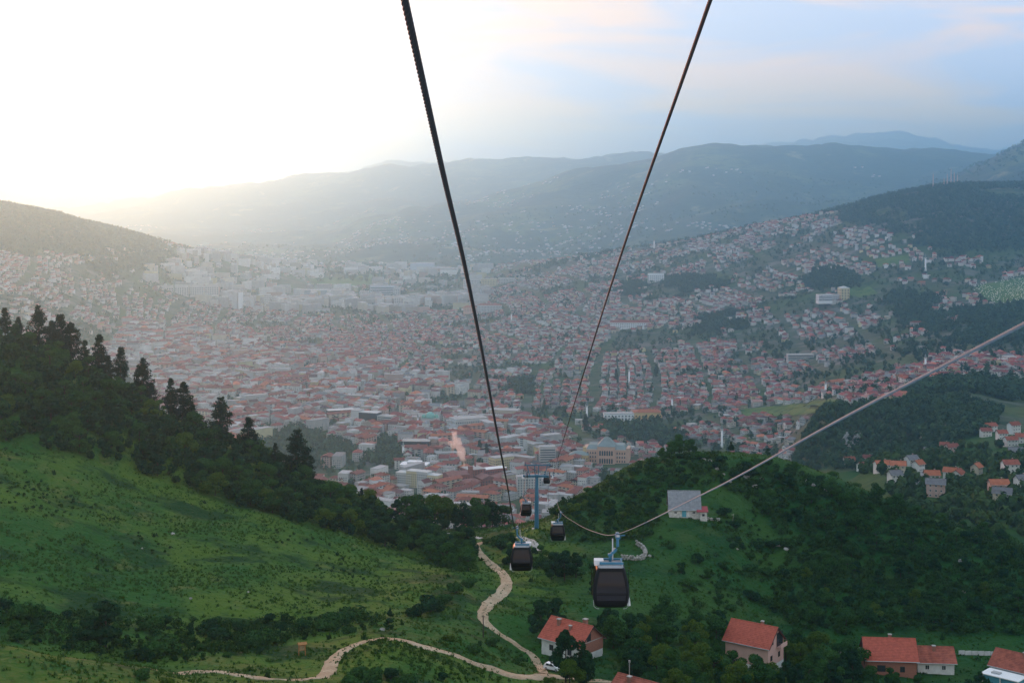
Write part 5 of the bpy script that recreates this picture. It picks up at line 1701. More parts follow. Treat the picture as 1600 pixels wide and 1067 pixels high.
stone_wall("ruined dry stone wall curving on the grass behind the nearest hanging cabin", hits([(972, 874), (985, 875), (997, 875), (1006, 872), (1008, 864), (1002, 856), (994, 851)]), 3, 0.42)
stone_wall("low pale stone wall beside the lean-to of the stone hut", hits([(1101, 811), (1110, 812), (1123, 812)]), 2, 0.36)
# pale outcrops on the knoll
for (px, v, s) in [(1108, 722, 1.1), (1114, 728, 0.9), (1100, 718, 0.8), (1121, 733, 0.8), (1158, 740, 1.0), (1166, 746, 1.2), (1172, 753, 0.9), (1180, 760, 0.8), (1262, 752, 0.9), (1270, 758, 0.8), (1212, 742, 0.7),
                   (1140, 752, 0.6), (1092, 726, 0.7), (1290, 766, 0.7), (1190, 748, 0.7), (1205, 766, 0.6), (1130, 742, 0.6), (1215, 852, 0.6), (1228, 858, 0.7), (1500, 876, 0.7), (1505, 925, 0.6), (1152, 856, 0.4), (1015, 868, 0.6), (960, 858, 0.6)]:
    p = hit(px, v, 330, 480)
    o = link("rock", ROCKS[int(rng.integers(6))], None, (p.x, p.y, p.z + 0.1 * s), rng.random() * 6.28)
    o.scale = (s * 1.2, s, s * 0.9)
    tag(o, "pale limestone outcrop among the bushes of the knoll", "rock", "limestone outcrops on the knoll")
for (px, v, s) in [(270, 834, 0.55), (298, 935, 0.4), (222, 856, 0.3), (597, 984, 0.6), (388, 925, 0.3)]:
    p = hit(px, v, 200, 420)
    o = link("rock", ROCKS[int(rng.integers(6))], None, (p.x, p.y, p.z + 0.1), rng.random() * 6.28)
    o.scale = (s, s, s * 0.8)
    tag(o, "small pale stone lying alone on the green meadow", "rock", "stones on the meadow")

# pale garden wall behind the houses on the right: one panel after another between posts
p0, p1 = hit(1498, 1022, 250, 420), hit(1588, 1024, 250, 420)
root = empty("garden_wall", p0)
tag(root, "low pale garden wall of concrete panels behind the white terrace house", "wall")
n = 9
for k in range(n):
    if k == 6:
        continue
    q0, q1 = p0.lerp(p1, k / n), p0.lerp(p1, (k + 0.93) / n)
    z0, z1 = float(H(q0.x, q0.y)), float(H(q1.x, q1.y))
    q0, q1 = q0 - p0, q1 - p0
    d = (q1 - q0)
    nrm = Vector((-d.y, d.x, 0)).normalized() * 0.08
    zb = min(z0, z1) - p0.z - 0.4
    zt = max(z0, z1) - p0.z + 0.95
    mb = MB()
    mb.hexa([(q0.x - nrm.x, q0.y - nrm.y, zb), (q1.x - nrm.x, q1.y - nrm.y, zb), (q1.x + nrm.x, q1.y + nrm.y, zb), (q0.x + nrm.x, q0.y + nrm.y, zb)],
            [(q0.x - nrm.x, q0.y - nrm.y, zt), (q1.x - nrm.x, q1.y - nrm.y, zt), (q1.x + nrm.x, q1.y + nrm.y, zt), (q0.x + nrm.x, q0.y + nrm.y, zt)])
    mb.build("panel", mat("pale_panel", (0.60, 0.60, 0.60), 0.85, var=0.3, scale=0.9), root)

# ------------------------------------------------------------------ car, notice board, poles
M_CARW = mat("white_car_paint", (0.78, 0.79, 0.79), 0.3, spec=0.5)
M_RUBBER = mat("tyre_rubber", (0.018, 0.018, 0.019), 0.9)
M_RED = mat("lamp_red", (0.40, 0.02, 0.015), 0.3)
cp = hit(864, 1047, 170, 400)
car = empty("parked_car", (cp.x, cp.y, float(H(cp.x, cp.y)) + 0.14), R(-33))
tag(car, "small white hatchback parked where the dirt track meets the road", "car")
car.scale = (0.98, 0.98, 0.98)
prof = [(-1.85, 0.30), (-1.88, 0.62), (-1.80, 0.92), (-1.55, 1.30), (-1.30, 1.42), (0.10, 1.42), (0.35, 1.34), (0.92, 0.96), (1.65, 0.84), (1.86, 0.68), (1.90, 0.34), (1.80, 0.26), (-1.78, 0.26)]
mb = MB()
vs, fs = [], []
n = len(prof)
for s in (-1, -0.93, 0.93, 1):
    for (x, z) in prof:
        inset = 0.0 if z < 0.9 else (z - 0.9) * 0.26
        edge = 0.05 if abs(s) == 1 else 0.0
        vs.append((x * (1 - edge * 0.25), math.copysign(1, s) * ((0.80 if abs(s) == 1 else 0.765) - inset), z - (edge * 0.35 if z > 0.9 else 0)))
for r_ in range(3):
    for k in range(n):
        a, b = r_ * n + k, r_ * n + (k + 1) % n
        fs.append((a, b, b + n, a + n))
fs.append(tuple(range(n))[::-1])
fs.append(tuple(3 * n + k for k in range(n)))
mb.add(vs, fs)
mb.build("body", M_CARW, car, smooth=False)
for s in (-1, 1):
    for (x0, x1, t0, t1) in ((-1.30, -0.52, -1.18, -0.52), (-0.44, 0.72, -0.44, 0.22)):
        mb = MB()
        y0, y1 = s * 0.800, s * 0.690
        mb.hexa([(x0, y0, 0.95), (x1, y0, 0.95), (x1, y0 - s * 0.03, 0.95), (x0, y0 - s * 0.03, 0.95)], [(t0, y1, 1.34), (t1, y1, 1.34), (t1, y1 - s * 0.03, 1.34), (t0, y1 - s * 0.03, 1.34)])
        mb.build("side_window", M_GLASS, car)
    for x in (-1.18, 1.17):
        mb = MB()
        pts = []
        mb.tube([(x, s * 0.62, 0.29), (x, s * 0.82, 0.29)], 0.29, 14)
        w_ = mb.build("wheel", M_RUBBER, car)
        mb = MB()
        mb.tube([(x, s * 0.80, 0.29), (x, s * 0.835, 0.29)], 0.18, 12)
        mb.build("rim", M_STEEL, w_)
    mb = MB()
    mb.box(1.79, 1.90, min(s * 0.45, s * 0.70), max(s * 0.45, s * 0.70), 0.58, 0.74)
    mb.build("headlight", mat("lamp_clear", (0.6, 0.62, 0.62), 0.15, spec=0.6), car)
    mb = MB()
    mb.box(-1.90, -1.83, min(s * 0.55, s * 0.74), max(s * 0.55, s * 0.74), 0.66, 0.86)
    mb.build("tail_light", M_RED, car)
for (a0, a1, nm) in (((0.88, 0.99), (0.36, 1.36), "windscreen"), ((-1.80, 0.96), (-1.56, 1.33), "rear_window")):
    mb = MB()
    d = 0.03 if nm == "windscreen" else -0.03
    mb.hexa([(a0[0], -0.68, a0[1]), (a0[0], 0.68, a0[1]), (a0[0] + d, 0.68, a0[1] + 0.01), (a0[0] + d, -0.68, a0[1] + 0.01)],
            [(a1[0], -0.60, a1[1]), (a1[0], 0.60, a1[1]), (a1[0] + d, 0.60, a1[1] + 0.01), (a1[0] + d, -0.60, a1[1] + 0.01)])
    mb.build(nm, M_GLASS, car)
for (x, nm) in ((1.88, "front_bumper"), (-1.88, "rear_bumper")):
    mb = MB()
    mb.box(x - 0.06, x + 0.06, -0.76, 0.76, 0.32, 0.50)
    mb.build(nm, M_RUBBER, car)

M_WOOD = mat("orange_timber", (0.42, 0.20, 0.075), 0.8, var=0.35, scale=4)
sp = hit(472, 1023, 170, 320)
sg = empty("notice_board", sp, R(25))
tag(sg, "wooden notice board with small pitched roof beside the dirt road", "sign")
for x in (-0.62, 0.62):
    mb = MB()
    mb.box(x - 0.07, x + 0.07, -0.07, 0.07, -0.5, 2.1)
    mb.build("post", M_WOOD, sg)
mb = MB()
mb.box(-0.55, 0.55, -0.04, 0.04, 0.85, 1.85)
mb.build("board", M_WOOD, sg)
mb = MB()
mb.box(-0.45, 0.45, -0.06, -0.043, 0.95, 1.75)
mb.build("poster", mat("faded_print", (0.40, 0.30, 0.17), 0.7, col2=(0.25, 0.17, 0.09), scale=5), sg)
for s in (-1, 1):
    mb = MB()
    mb.slab([(-0.85, s * 0.48, 2.0), (0.85, s * 0.48, 2.0), (0.85, 0, 2.35), (-0.85, 0, 2.35)], 0.06 * -s)
    mb.build("roof_plank", M_WOOD, sg)

for (px, v, h, r_, lab, m_) in [(755, 995, 4.6, 0.11, "dark wooden utility pole standing between the dirt track and the road", M_DARKWOOD),
                                (1145, 817, 2.8, 0.06, "thin leaning pole on the grass beside the stone hut", M_STONE)]:
    p = hit(px, v, 200, 460)
    o = empty("utility_pole", p)
    tag(o, lab, "pole")
    mb = MB()
    mb.tube([(0, 0, -0.6), (0.02, 0, h * 0.5), (0.05 * (h < 3) * 6, 0, h)], [r_ * 1.2, r_, r_ * 0.8], 8)
    mb.build("pole_shaft", m_, o, True)
    mb = MB()
    mb.box(-0.35, 0.35, -0.05, 0.05, h - 0.35, h - 0.25)
    mb.build("crossarm", m_, o)

# ------------------------------------------------------------------ houses across the side valley on the right
VH = [(1327, 727, 12, 8, 0.1, "red", "white"), (1349, 735, 13, 8, 0.5, "red", "white"), (1356, 724, 10, 8, -0.3, "dark red", "cream"), (1379, 737, 13, 9, 0.15, "orange red", "white"),
      (1403, 738, 12, 9, -0.2, "orange red", "cream"), (1424, 728, 10, 8, 0.4, "grey", "white"), (1435, 736, 8, 7, 0.6, "orange red", "white"), (1398, 754, 9, 8, 0.2, "grey", "white"),
      (1456, 754, 11, 8, -0.1, "orange red", "white"), (1462, 776, 13, 9, -0.3, "grey", "pink"), (1488, 749, 13, 9, -0.5, "orange red", "white"), (1497, 752, 10, 8, 0.9, "red", "white"), (1526, 741, 8, 7, 0.8, "orange red", "cream"),
      (1578, 744, 12, 8, 0.1, "red", "white"), (1560, 770, 13, 9, 0.0, "orange red", "pink"), (1566, 784, 12, 9, -0.4, "grey", "cream"), (1487, 708, 12, 8, 0.3, "dark red", "pink"), (1476, 706, 9, 7, -0.4, "red", "cream"),
      (1451, 713, 10, 8, 0.0, "grey", "cream"), (1587, 715, 12, 8, -0.2, "grey", "white"), (1579, 697, 12, 8, 0.2, "red", "white"), (1596, 692, 11, 8, -0.4, "red", "white"), (1547, 674, 13, 9, 0.3, "red", "white"),
      (1540, 682, 11, 8, 0.0, "dark red", "white"), (1584, 678, 12, 8, 0.4, "red", "white"), (1565, 686, 10, 8, 0.1, "red", "white"), (1597, 762, 10, 7, 0.3, "grey", "white")]
VH_SPOTS = []
CR["grey"] = mat("tile_grey", (0.19, 0.19, 0.20), 0.85, var=0.3, scale=0.5, spec=0.1, objrand=0.1)
for (px, v, L, W, rz, rk, wk) in VH:
    L, W = L * 0.78, W * 0.8
    p = hit(px, v, 600, 1500)
    VH_SPOTS.append((p.x, p.y, 11.0))
    st = 2 if (px + v) % 3 else 3
    if px < 1445:
        where = "in the cluster behind the crest of the knoll"
    elif v < 720:
        where = "on the green slope beside the wooded gorge"
    else:
        where = "among trees in the side valley"
    gable_house("%s house with %s roof %s" % (wk, rk, where), p, rz, L, W, 2.7 * st, 2.2, CW[wk], CR[rk], courses=4,
                windows=[("f", u, 2.7 * f + 0.9, 1.1, 1.2) for f in range(st) for u in (-L * 0.28, L * 0.02, L * 0.3)] + [("r", u, 2.7 * f + 0.9, 1.0, 1.2) for f in range(st) for u in (-W * 0.2, W * 0.2)],
                chimneys=[(L * 0.2, 0.7, 1.2, 0.7)], sink=5.0, group="houses " + where)
# ------------------------------------------------------------------ side valley: trees, lanes, cliffs
fx, fy = VALLEY_TREES
k = np.ones(len(fx), bool)
for (a, b, r_) in VH_SPOTS:
    k &= (fx - a) ** 2 + (fy - b) ** 2 > r_ ** 2
    k &= (np.abs(fx - a * fy / b) > 7) | (fy > b) | (fy < b - 26)      # nothing tall right in front of a house
fx, fy = fx[k], fy[k]
far_trees("valley_trees", fx, fy, rg.uniform(4.5, 9.5, len(fx)), rg.uniform(2.2, 4.2, len(fx)), 130, "green trees and hedges of the side valley beyond the knoll", 31, (0.022, 0.060, 0.020), (0.070, 0.120, 0.030))


def lane(name, pts, y0, y1, m, lift=0.35):
    w3 = []
    for (px, v, w) in pts:
        g_ = hit(px, v, y0, y1)
        w3.append((g_.x, g_.y, w))
    c = spline(w3, 3.0)
    vs, qs = [], []
    for i, p in enumerate(c):
        d = (c[min(i + 1, len(c) - 1)] - c[max(i - 1, 0)])
        n_ = Vector((-d.y, d.x)).normalized()
        for s in (-1, -0.33, 0.33, 1):
            x, y = p.x + n_.x * s * p.z / 2, p.y + n_.y * s * p.z / 2
            vs.append((x, y, float(H(x, y)) + (lift if abs(s) < 1 else lift * 0.6)))
        if i:
            for s in range(3):
                a = (i - 1) * 4 + s
                qs.append((a, a + 4, a + 5, a + 1))
    o = link(name, np_mesh(name, vs, quads=qs, mats=[m], smooth=True))
    o["kind"] = "structure"


M_ASPH = mat("worn_asphalt", (0.22, 0.22, 0.22), 0.9, var=0.25, scale=0.2)
lane("valley_lane", [(1420, 768, 5), (1424, 758, 6), (1432, 748, 6), (1440, 740, 5), (1436, 728, 4)], 700, 1150, M_ASPH)
lane("valley_lane", [(1548, 722, 5), (1556, 728, 6), (1562, 734, 6), (1552, 740, 5), (1545, 742, 4)], 800, 1150, M_ASPH)
lane("gorge_road", [(1436, 672, 4), (1440, 684, 4.5), (1445, 697, 5), (1450, 705, 5)], 1000, 1450, M_CONC, 2.0)
lane("castle_road", [(1500, 645, 5), (1520, 655, 5), (1545, 665, 5)], 1000, 1500, M_CONC, 1.0)
lane("river_street", [(870, 728, 12), (905, 731, 14), (940, 733, 16), (985, 735, 16)], 1500, 2300, M_ASPH, 0.6)

M_CLIFF = mat("limestone_cliff", (0.36, 0.36, 0.35), 0.95, col2=(0.13, 0.14, 0.13), scale=0.09, bump=1.0, bscale=0.25)


def cliff(px0, px1, v0, v1, seed, label):
    """a broken rock face standing out of the wooded slope"""
    n1, n2 = 16, 14
    a, b = hit((px0 + px1) / 2, v1, 1050, 1560), hit((px0 + px1) / 2, v0, 1050, 1560)
    vs = []
    for i in range(n2):
        t = i / (n2 - 1)
        y = a.y + (b.y - a.y) * t - 7
        for j in range(n1):
            s = j / (n1 - 1)
            edge = math.sin(math.pi * min(1, max(0, s))) ** 0.5 * math.sin(math.pi * min(1, max(0.02, t))) ** 0.4
            x = ((px0 + (px1 - px0) * s) - 800) / F * y
            z = float(H(x, y + 7)) + 4.5 * edge + 2.5 * float(fbm(x / 9, t * 7, seed, 3)) * edge - 3.0
            vs.append((x + 1.2 * float(fbm(t * 9, s * 9, seed + 5, 2)), y - 5 * edge - 5 * float(fbm(s * 6, t * 5, seed + 2, 3)) * edge, z))
    q = [(i * n1 + j, i * n1 + j + 1, (i + 1) * n1 + j + 1, (i + 1) * n1 + j) for i in range(n2 - 1) for j in range(n1 - 1)]
    o = link("cliff", np_mesh("cliff", vs, quads=q, mats=[M_CLIFF]))
    o["kind"] = "structure"


cliff(1314, 1330, 668, 704, 3, "")
cliff(1332, 1344, 668, 688, 7, "")
cliff(1446, 1462, 655, 690, 11, "")

# fields, smoother green than the ground around them
M_FIELD = blend_mat("mown_field", [((0.10, 0.15, 0.035), 0.02, 0.42, 0.62, 1, (1, 1, 1)), ((0.035, 0.075, 0.02), 0.05, 0.52, 0.66, 2, (1, 1, 1))], (0.065, 0.125, 0.028))
for poly, y0, y1 in zip(FIELDS, (1500, 2200, 2800, 2200, 3800), (2300, 4400, 4600, 3600, 7000)):
    cx_, cv_ = sum(p[0] for p in poly) / len(poly), sum(p[1] for p in poly) / len(poly)
    vs, qs = [], []
    NR, NA = 5, 28
    for r_ in range(NR + 1):
        for t in range(NA):
            f = t / NA * len(poly)
            i0 = int(f)
            pa, pb = poly[i0], poly[(i0 + 1) % len(poly)]
            ex, ev = pa[0] + (pb[0] - pa[0]) * (f - i0), pa[1] + (pb[1] - pa[1]) * (f - i0)
            g_ = hit(cx_ + (ex - cx_) * r_ / NR, cv_ + (ev - cv_) * r_ / NR, y0, y1)
            vs.append((g_.x, g_.y, g_.z + 1.2 - (1.8 if r_ == NR else 0)))
    for r_ in range(NR):
        for t in range(NA):
            a, b = r_ * NA + t, r_ * NA + (t + 1) % NA
            qs.append((a, b, b + NA, a + NA))
    o = link("field", np_mesh("field", vs, quads=qs, mats=[M_FIELD], smooth=True))
    o["kind"] = "structure"
# burial ground on the right-hand field: hundreds of white stones
sx, sy = fill([FIELDS[3]], 6.0, 2200, 3600)
if len(sx):
    kk = rg.random(len(sx)) < 0.42
    sx, sy = sx[kk], sy[kk]
    sz = H(sx, sy) + 1.0
    w, h = 0.42, 1.7
    vs, qs = [], []
    bx8 = np.array([(-w, -w, 0), (w, -w, 0), (w, w, 0), (-w, w, 0), (-w, -w, h), (w, -w, h), (w, w, h), (-w, w, h)])
    V = (np.stack([sx, sy, sz], -1)[:, None, :] + bx8[None]).reshape(-1, 3)
    fq = np.array([(4, 5, 6, 7), (0, 1, 5, 4), (1, 2, 6, 5), (2, 3, 7, 6), (3, 0, 4, 7)])
    Q = (fq[None] + (np.arange(len(sx)) * 8)[:, None, None]).reshape(-1, 4)
    tag(link("gravestones", np_mesh("gravestones", V, quads=Q, mats=[mat("white_marble", (0.75, 0.75, 0.74), 0.6)])), "hundreds of white gravestones on the sloping green burial ground", "gravestones", None, "stuff")

# ------------------------------------------------------------------ landmarks of the city
M_SALMON = mat("salmon_plaster", (0.66, 0.42, 0.31), 0.9, var=0.12, scale=0.15, spec=0.1)
M_OCHRE = mat("ochre_plaster_and_warm_light", (0.66, 0.46, 0.22), 0.9, var=0.12, scale=0.15, spec=0.1)  # ochre walls, and the warm light painted on one city hall turret
M_COPPER = mat("grey_green_roof", (0.22, 0.27, 0.26), 0.7, var=0.2, scale=0.2)
M_BREW = mat("brewery_brick", (0.34, 0.125, 0.10), 0.95, var=0.3, scale=0.3)
M_PALE = mat("pale_concrete", (0.58, 0.57, 0.54), 0.9, var=0.15, scale=0.2)
M_YEL = mat("yellow_plaster", (0.66, 0.56, 0.34), 0.9, var=0.12, scale=0.2)
M_BLACKG = mat("dark_curtain_glass", (0.035, 0.045, 0.055), 0.25, spec=0.5, var=0.3, scale=0.2)
M_FLATROOF = mat("gravel_roof", (0.42, 0.41, 0.39), 0.95, var=0.25, scale=0.3)
M_GREENDOME = mat("verdigris", (0.22, 0.48, 0.40), 0.7, var=0.2, scale=0.4)


def block(parent, x0, x1, y0, y1, h, wall, roof="flat", roofm=None, rh=4.0, storey=3.2, bay=3.4, win=M_PANES, z0=-6.0, zb=0.0, ribbon_win=False, sides="fblr"):
    """one volume of a large building: wall, roof, rows of windows"""
    mb = MB()
    mb.box(x0, x1, y0, y1, zb + z0, zb + h)
    mb.build("wall", wall, parent)
    rm_ = roofm or M_FLATROOF
    if roof == "flat":
        mb = MB()
        mb.box(x0 - 0.25, x1 + 0.25, y0 - 0.25, y1 + 0.25, zb + h + 0.003, zb + h + 0.5)
        mb.build("roof", rm_, parent)
    else:
        o = 0.7
        cy, cx = (y0 + y1) / 2, (x0 + x1) / 2
        e = [(x0 - o, y0 - o, zb + h), (x1 + o, y0 - o, zb + h), (x1 + o, y1 + o, zb + h), (x0 - o, y1 + o, zb + h)]
        if x1 - x0 >= y1 - y0:
            d = (y1 - y0) / 2 if roof == "hip" else -o
            kx = [(x0 + d, cy, zb + h + rh), (x1 - d, cy, zb + h + rh)]
            fs = [(0, 1, 5, 4), (2, 3, 4, 5), (1, 2, 5), (3, 0, 4)]
        else:
            d = (x1 - x0) / 2 if roof == "hip" else -o
            kx = [(cx, y0 + d, zb + h + rh), (cx, y1 - d, zb + h + rh)]
            fs = [(3, 0, 4, 5), (1, 2, 5, 4), (0, 1, 4), (2, 3, 5)]
        mb = MB()
        mb.add(e + kx, fs + [(0, 3, 2, 1)])
        mb.build("roof", rm_, parent)
    if win is None:
        return
    mb = MB()
    ns = max(1, int((h - 0.8) / storey))
    for f in range(ns):
        zz = zb + 1.1 + f * storey
        zt = zz + storey * 0.50
        if "f" in sides or "b" in sides:
            nb = max(1, int((x1 - x0 - 1.0) / bay))
            st = (x1 - x0) / nb
            for s, yy in (("f", y0), ("b", y1)):
                if s not in sides:
                    continue
                d = -1 if s == "f" else 1
                if ribbon_win:
                    mb.box(x0 + 0.8, x1 - 0.8, yy + min(0, d * 0.08), yy + max(0, d * 0.08), zz, zt)
                else:
                    for b in range(nb):
                        c = x0 + (b + 0.5) * st
                        mb.box(c - bay * 0.24, c + bay * 0.24, yy + min(0, d * 0.08), yy + max(0, d * 0.08), zz, zt)
        nb = max(1, int((y1 - y0 - 1.0) / bay))
        st = (y1 - y0) / nb
        for s, xx in (("l", x0), ("r", x1)):
            if s not in sides:
                continue
            d = -1 if s == "l" else 1
            for b in range(nb):
                c = y0 + (b + 0.5) * st
                mb.box(xx + min(0, d * 0.08), xx + max(0, d * 0.08), c - bay * 0.24, c + bay * 0.24, zz, zt)
    mb.build("window_rows", win, parent)["kind"] = "stuff"


def landmark(name, key, label, cat="building", rz=0.0):
    g_ = LM[key]
    o = empty(name, g_, rz)
    return tag(o, label, cat)


# city hall: two wings, a projecting middle with two tiers of arches, grey green roofs
ch = landmark("city_hall", "hall", "large salmon pink city hall with tiers of arched windows and grey green roofs", rz=R(-8))
s_ = LM["hall"].y / F          # metres to one photo pixel at that distance
hwid = 31.0
mb = MB()
mb.box(-hwid, hwid, -9, 26, -6, 19)
mb.build("wall", M_SALMON, ch)
mb = MB()
mb.box(-12, 12, -14, -9.003, -6, 23.5)
mb.box(-12, 12, -8.99, 14, 19.003, 23.5)
mw = mb.build("middle_wall", M_SALMON, ch)
for sx_ in (-1, 1):
    mb = MB()
    x0, x1 = sorted((sx_ * 12.004, sx_ * (hwid - 4)))
    mb.add([(x0, -8, 19.01), (x1, -8, 19.01), (x1, 25, 19.01), (x0, 25, 19.01), (x0 + 3 * (sx_ < 0), 0, 24), (x1 - 3 * (sx_ > 0), 0, 24), (x1 - 3 * (sx_ > 0), 17, 24), (x0 + 3 * (sx_ < 0), 17, 24)],
           [(0, 1, 5, 4), (1, 2, 6, 5), (2, 3, 7, 6), (3, 0, 4, 7), (4, 5, 6, 7)])
    mb.build("wing_roof", M_COPPER, ch)
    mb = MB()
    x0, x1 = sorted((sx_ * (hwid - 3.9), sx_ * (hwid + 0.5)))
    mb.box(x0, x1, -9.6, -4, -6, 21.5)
    mb.build("corner_turret", M_OCHRE if sx_ < 0 else M_SALMON, ch)  # left turret ochre: warm light on that end put into its colour
mb = MB()
mb.add([(-12.6, -14.6, 23.51), (12.6, -14.6, 23.51), (12.6, 14.6, 23.51), (-12.6, 14.6, 23.51), (-7, -6, 30), (7, -6, 30), (7, 6, 30), (-7, 6, 30)], [(0, 1, 5, 4), (1, 2, 6, 5), (2, 3, 7, 6), (3, 0, 4, 7), (4, 5, 6, 7)])
dm = mb.build("middle_roof", M_COPPER, ch)
mb = MB()
mb.add([(-7, -6, 30.01), (7, -6, 30.01), (7, 6, 30.01), (-7, 6, 30.01), (-3, -2, 34), (3, -2, 34), (3, 2, 34), (-3, 2, 34)], [(0, 1, 5, 4), (1, 2, 6, 5), (2, 3, 7, 6), (3, 0, 4, 7), (4, 5, 6, 7)])
mb.build("lantern", M_COPPER, dm)


def arch_mesh(w, h, n=8):
    mb_ = MB()
    pts = [(-w / 2, 0), (w / 2, 0)] + [(w / 2 * math.cos(math.pi * k / n), h - w / 2 + w / 2 * math.sin(math.pi * k / n)) for k in range(n + 1)]
    m_ = len(pts)
    mb_.add([(x, 0, z) for x, z in pts] + [(x, -0.16, z) for x, z in pts],
            [tuple(range(m_)), tuple(range(2 * m_ - 1, m_ - 1, -1))] + [(k, k + m_, (k + 1) % m_ + m_, (k + 1) % m_) for k in range(m_)])
    return mb_.mesh("arched_window", M_PANES)


am, am2 = arch_mesh(2.2, 6.6), arch_mesh(1.5, 2.6)
for tier, z in enumerate((1.0, 11.5)):
    for k in range(6):
        link("arched_window", am, ch, (-8.0 + k * 3.2, -14.03, z))
for sx_ in (-1, 1):
    for f in range(3):
        for k in range(4):
            link("arched_window", am2, ch, (sx_ * (14.8 + k * 3.4), -9.03, 2.0 + f * 5.4))
mb = MB()
for z in (0.0, 10.2, 18.2):
    mb.box(-hwid - 0.2, hwid + 0.2, -9.22, -9.02, z, z + 0.5)
mb.build("string_course", M_PALE, ch)
wa = landmark("wing_building", "annex_hall", "ochre building with dark window rows beside the city hall", rz=R(-8))
block(wa, -13, 13, -8, 8, 13, M_OCHRE, "hip", M_COPPER)

bw = landmark("brewery", "brewery", "large dark red brick brewery with courtyards, chimney and white roof patches", rz=R(28))
block(bw, -38, -8, -16, 2, 13, M_BREW, "gable", mat("rust_roof", (0.30, 0.13, 0.11), 0.9, var=0.3, scale=0.2), 4)
block(bw, -7.9, 16, -12, 12, 17, M_BREW, "flat", M_FLATROOF)
block(bw, 16.1, 48, -10, 4, 15, M_BREW, "flat", mat("white_roof_sheet", (0.8, 0.8, 0.79), 0.6))
block(bw, -30, -8, 2.1, 22, 10, M_BREW, "hip", MATS["rust_roof"], 4)
block(bw, 0, 20, -34, -12.1, 9, M_BREW, "gable", MATS["rust_roof"], 4)
block(bw, -26, -1, -34, -16.1, 7, M_BREW, "hip", MATS["rust_roof"], 3)
block(bw, 22, 44, -30, -11, 8, M_BREW, "hip", MATS["rust_roof"], 4)
mb = MB()
mb.box(-9.5, -4.5, -17, -12.1, -6, 23)
mb.build("stair_tower", M_BREW, bw)
mb = MB()
mb.tube([(10, 6, 10), (10, 6, 27)], [1.3, 1.0], 12)
mb.build("chimney", M_BREW, bw, True)
# smoke: a leaning column of puffs that thins out
sm = bpy.data.materials.new("smoke_vapour")
sm.use_nodes = True
for n in list(sm.node_tree.nodes):
    sm.node_tree.nodes.remove(n)
_o = sm.node_tree.nodes.new("ShaderNodeOutputMaterial")
_v = sm.node_tree.nodes.new("ShaderNodeVolumePrincipled")
_v.inputs["Color"].default_value = (1.0, 0.98, 0.95, 1)
_v.inputs["Density"].default_value = 0.085
_v.inputs["Anisotropy"].default_value = 0.6
sm.node_tree.links.new(_v.outputs["Volume"], _o.inputs["Volume"])
yb = LM["brewery"].y
import bmesh
bm_ = bmesh.new()
g_ = np.random.default_rng(77)
for k in range(64):
    t = k / 63
    sway = 3.0 * math.sin(t * 7.0)
    c = P(724 - 14 * t ** 1.4 + 0.6 * sway, 727 - 47 * t, yb + 5)
    r_ = (1.5 + 4.0 * min(1.0, t * 1.8)) * (1.0 if t < 0.6 else 1.0 - 0.95 * (t - 0.6)) * g_.uniform(0.35, 1.0)
    mt = Matrix.Translation(c + Vector(g_.normal(size=3) * (0.9 + 3.0 * t))) @ Matrix.Diagonal((r_ * g_.uniform(0.8, 1.15), r_, r_ * g_.uniform(0.85, 1.2), 1))
    bmesh.ops.create_icosphere(bm_, subdivisions=2, radius=1.0, matrix=mt)
me_ = bpy.data.meshes.new("smoke_plume")
bm_.to_mesh(me_)
bm_.free()
me_.materials.append(sm)
so = link("smoke_plume", me_)
rmod = so.modifiers.new("join", 'REMESH')
rmod.mode = 'VOXEL'
rmod.voxel_size = 0.8
tag(so, "cream white smoke plume rising from the brick brewery", "smoke", None, "stuff")

b = landmark("theatre_block", "blackglass", "low black glass-clad block beside a slim minaret", rz=R(-6))
block(b, -21, 19, -12, 12, 15, M_BLACKG, "flat", M_BLACKG, storey=4.5, bay=5, win=M_GLASS)
b = landmark("apartment_block", "slab", "long stepped cream apartment block with balconies in front of the brewery", rz=R(-24))
for kx, hh_ in ((-30, 17), (-15, 20), (0, 20), (15, 17)):
    block(b, kx, kx + 14.9, -7, 7, hh_, M_YEL if kx % 2 else M_PALE, "flat", M_PALE, storey=2.9, bay=2.6)
    mb = MB()
    for f in range(5):
        mb.box(kx + 2, kx + 7, -8.3, -7.0, 2.6 + f * 2.9, 3.5 + f * 2.9)
    mb.build("balconies", M_PALE, b)
b = landmark("school_building", "pale", "pale classical building with white flat roof behind the cream apartment block", rz=R(-10))
block(b, -18, 18, -11, 11, 15, mat("pale_green_plaster", (0.52, 0.58, 0.53), 0.9, var=0.1, scale=0.2), "flat", MATS["white_roof_sheet"], storey=4.6, bay=3.2)
block(b, -9, 9, -6, 6, 2.5, M_PALE, "flat", MATS["white_roof_sheet"], zb=15.5, z0=0.0, win=None)
b = landmark("office_block", "office", "slab office with dark glass front and pale end wall in the town centre", rz=R(-22))
block(b, -26, -12, -9, 9, 23, M_PALE, "flat", win=None)
block(b, -11.9, 20, -9, 9, 21, M_BLACKG, "flat", M_PALE, win=M_GLASS, storey=3.5, bay=3)
block(b, 20.1, 46, -7, 9, 17, M_PALE, "flat", ribbon_win=True)
b = landmark("office_block", "dark_office", "wedge of dark glazed offices left of the slab office", rz=R(20))
block(b, -22, 22, -9, 9, 16, M_BLACKG, "flat", M_PALE, win=M_GLASS, storey=3.5, bay=3)
b = landmark("apartment_block", "block_a", "pale grey six-storey apartment slab left of the blue pylon", rz=R(8))
block(b, -15, 15, -7, 7, 25, M_PALE, "flat", storey=3.2, bay=3.0)
b = landmark("apartment_block", "block_b", "beige five-storey block behind the brick brewery", rz=R(35))
block(b, -17, 17, -8, 8, 19, M_YEL, "flat", storey=3.2, bay=3.0)
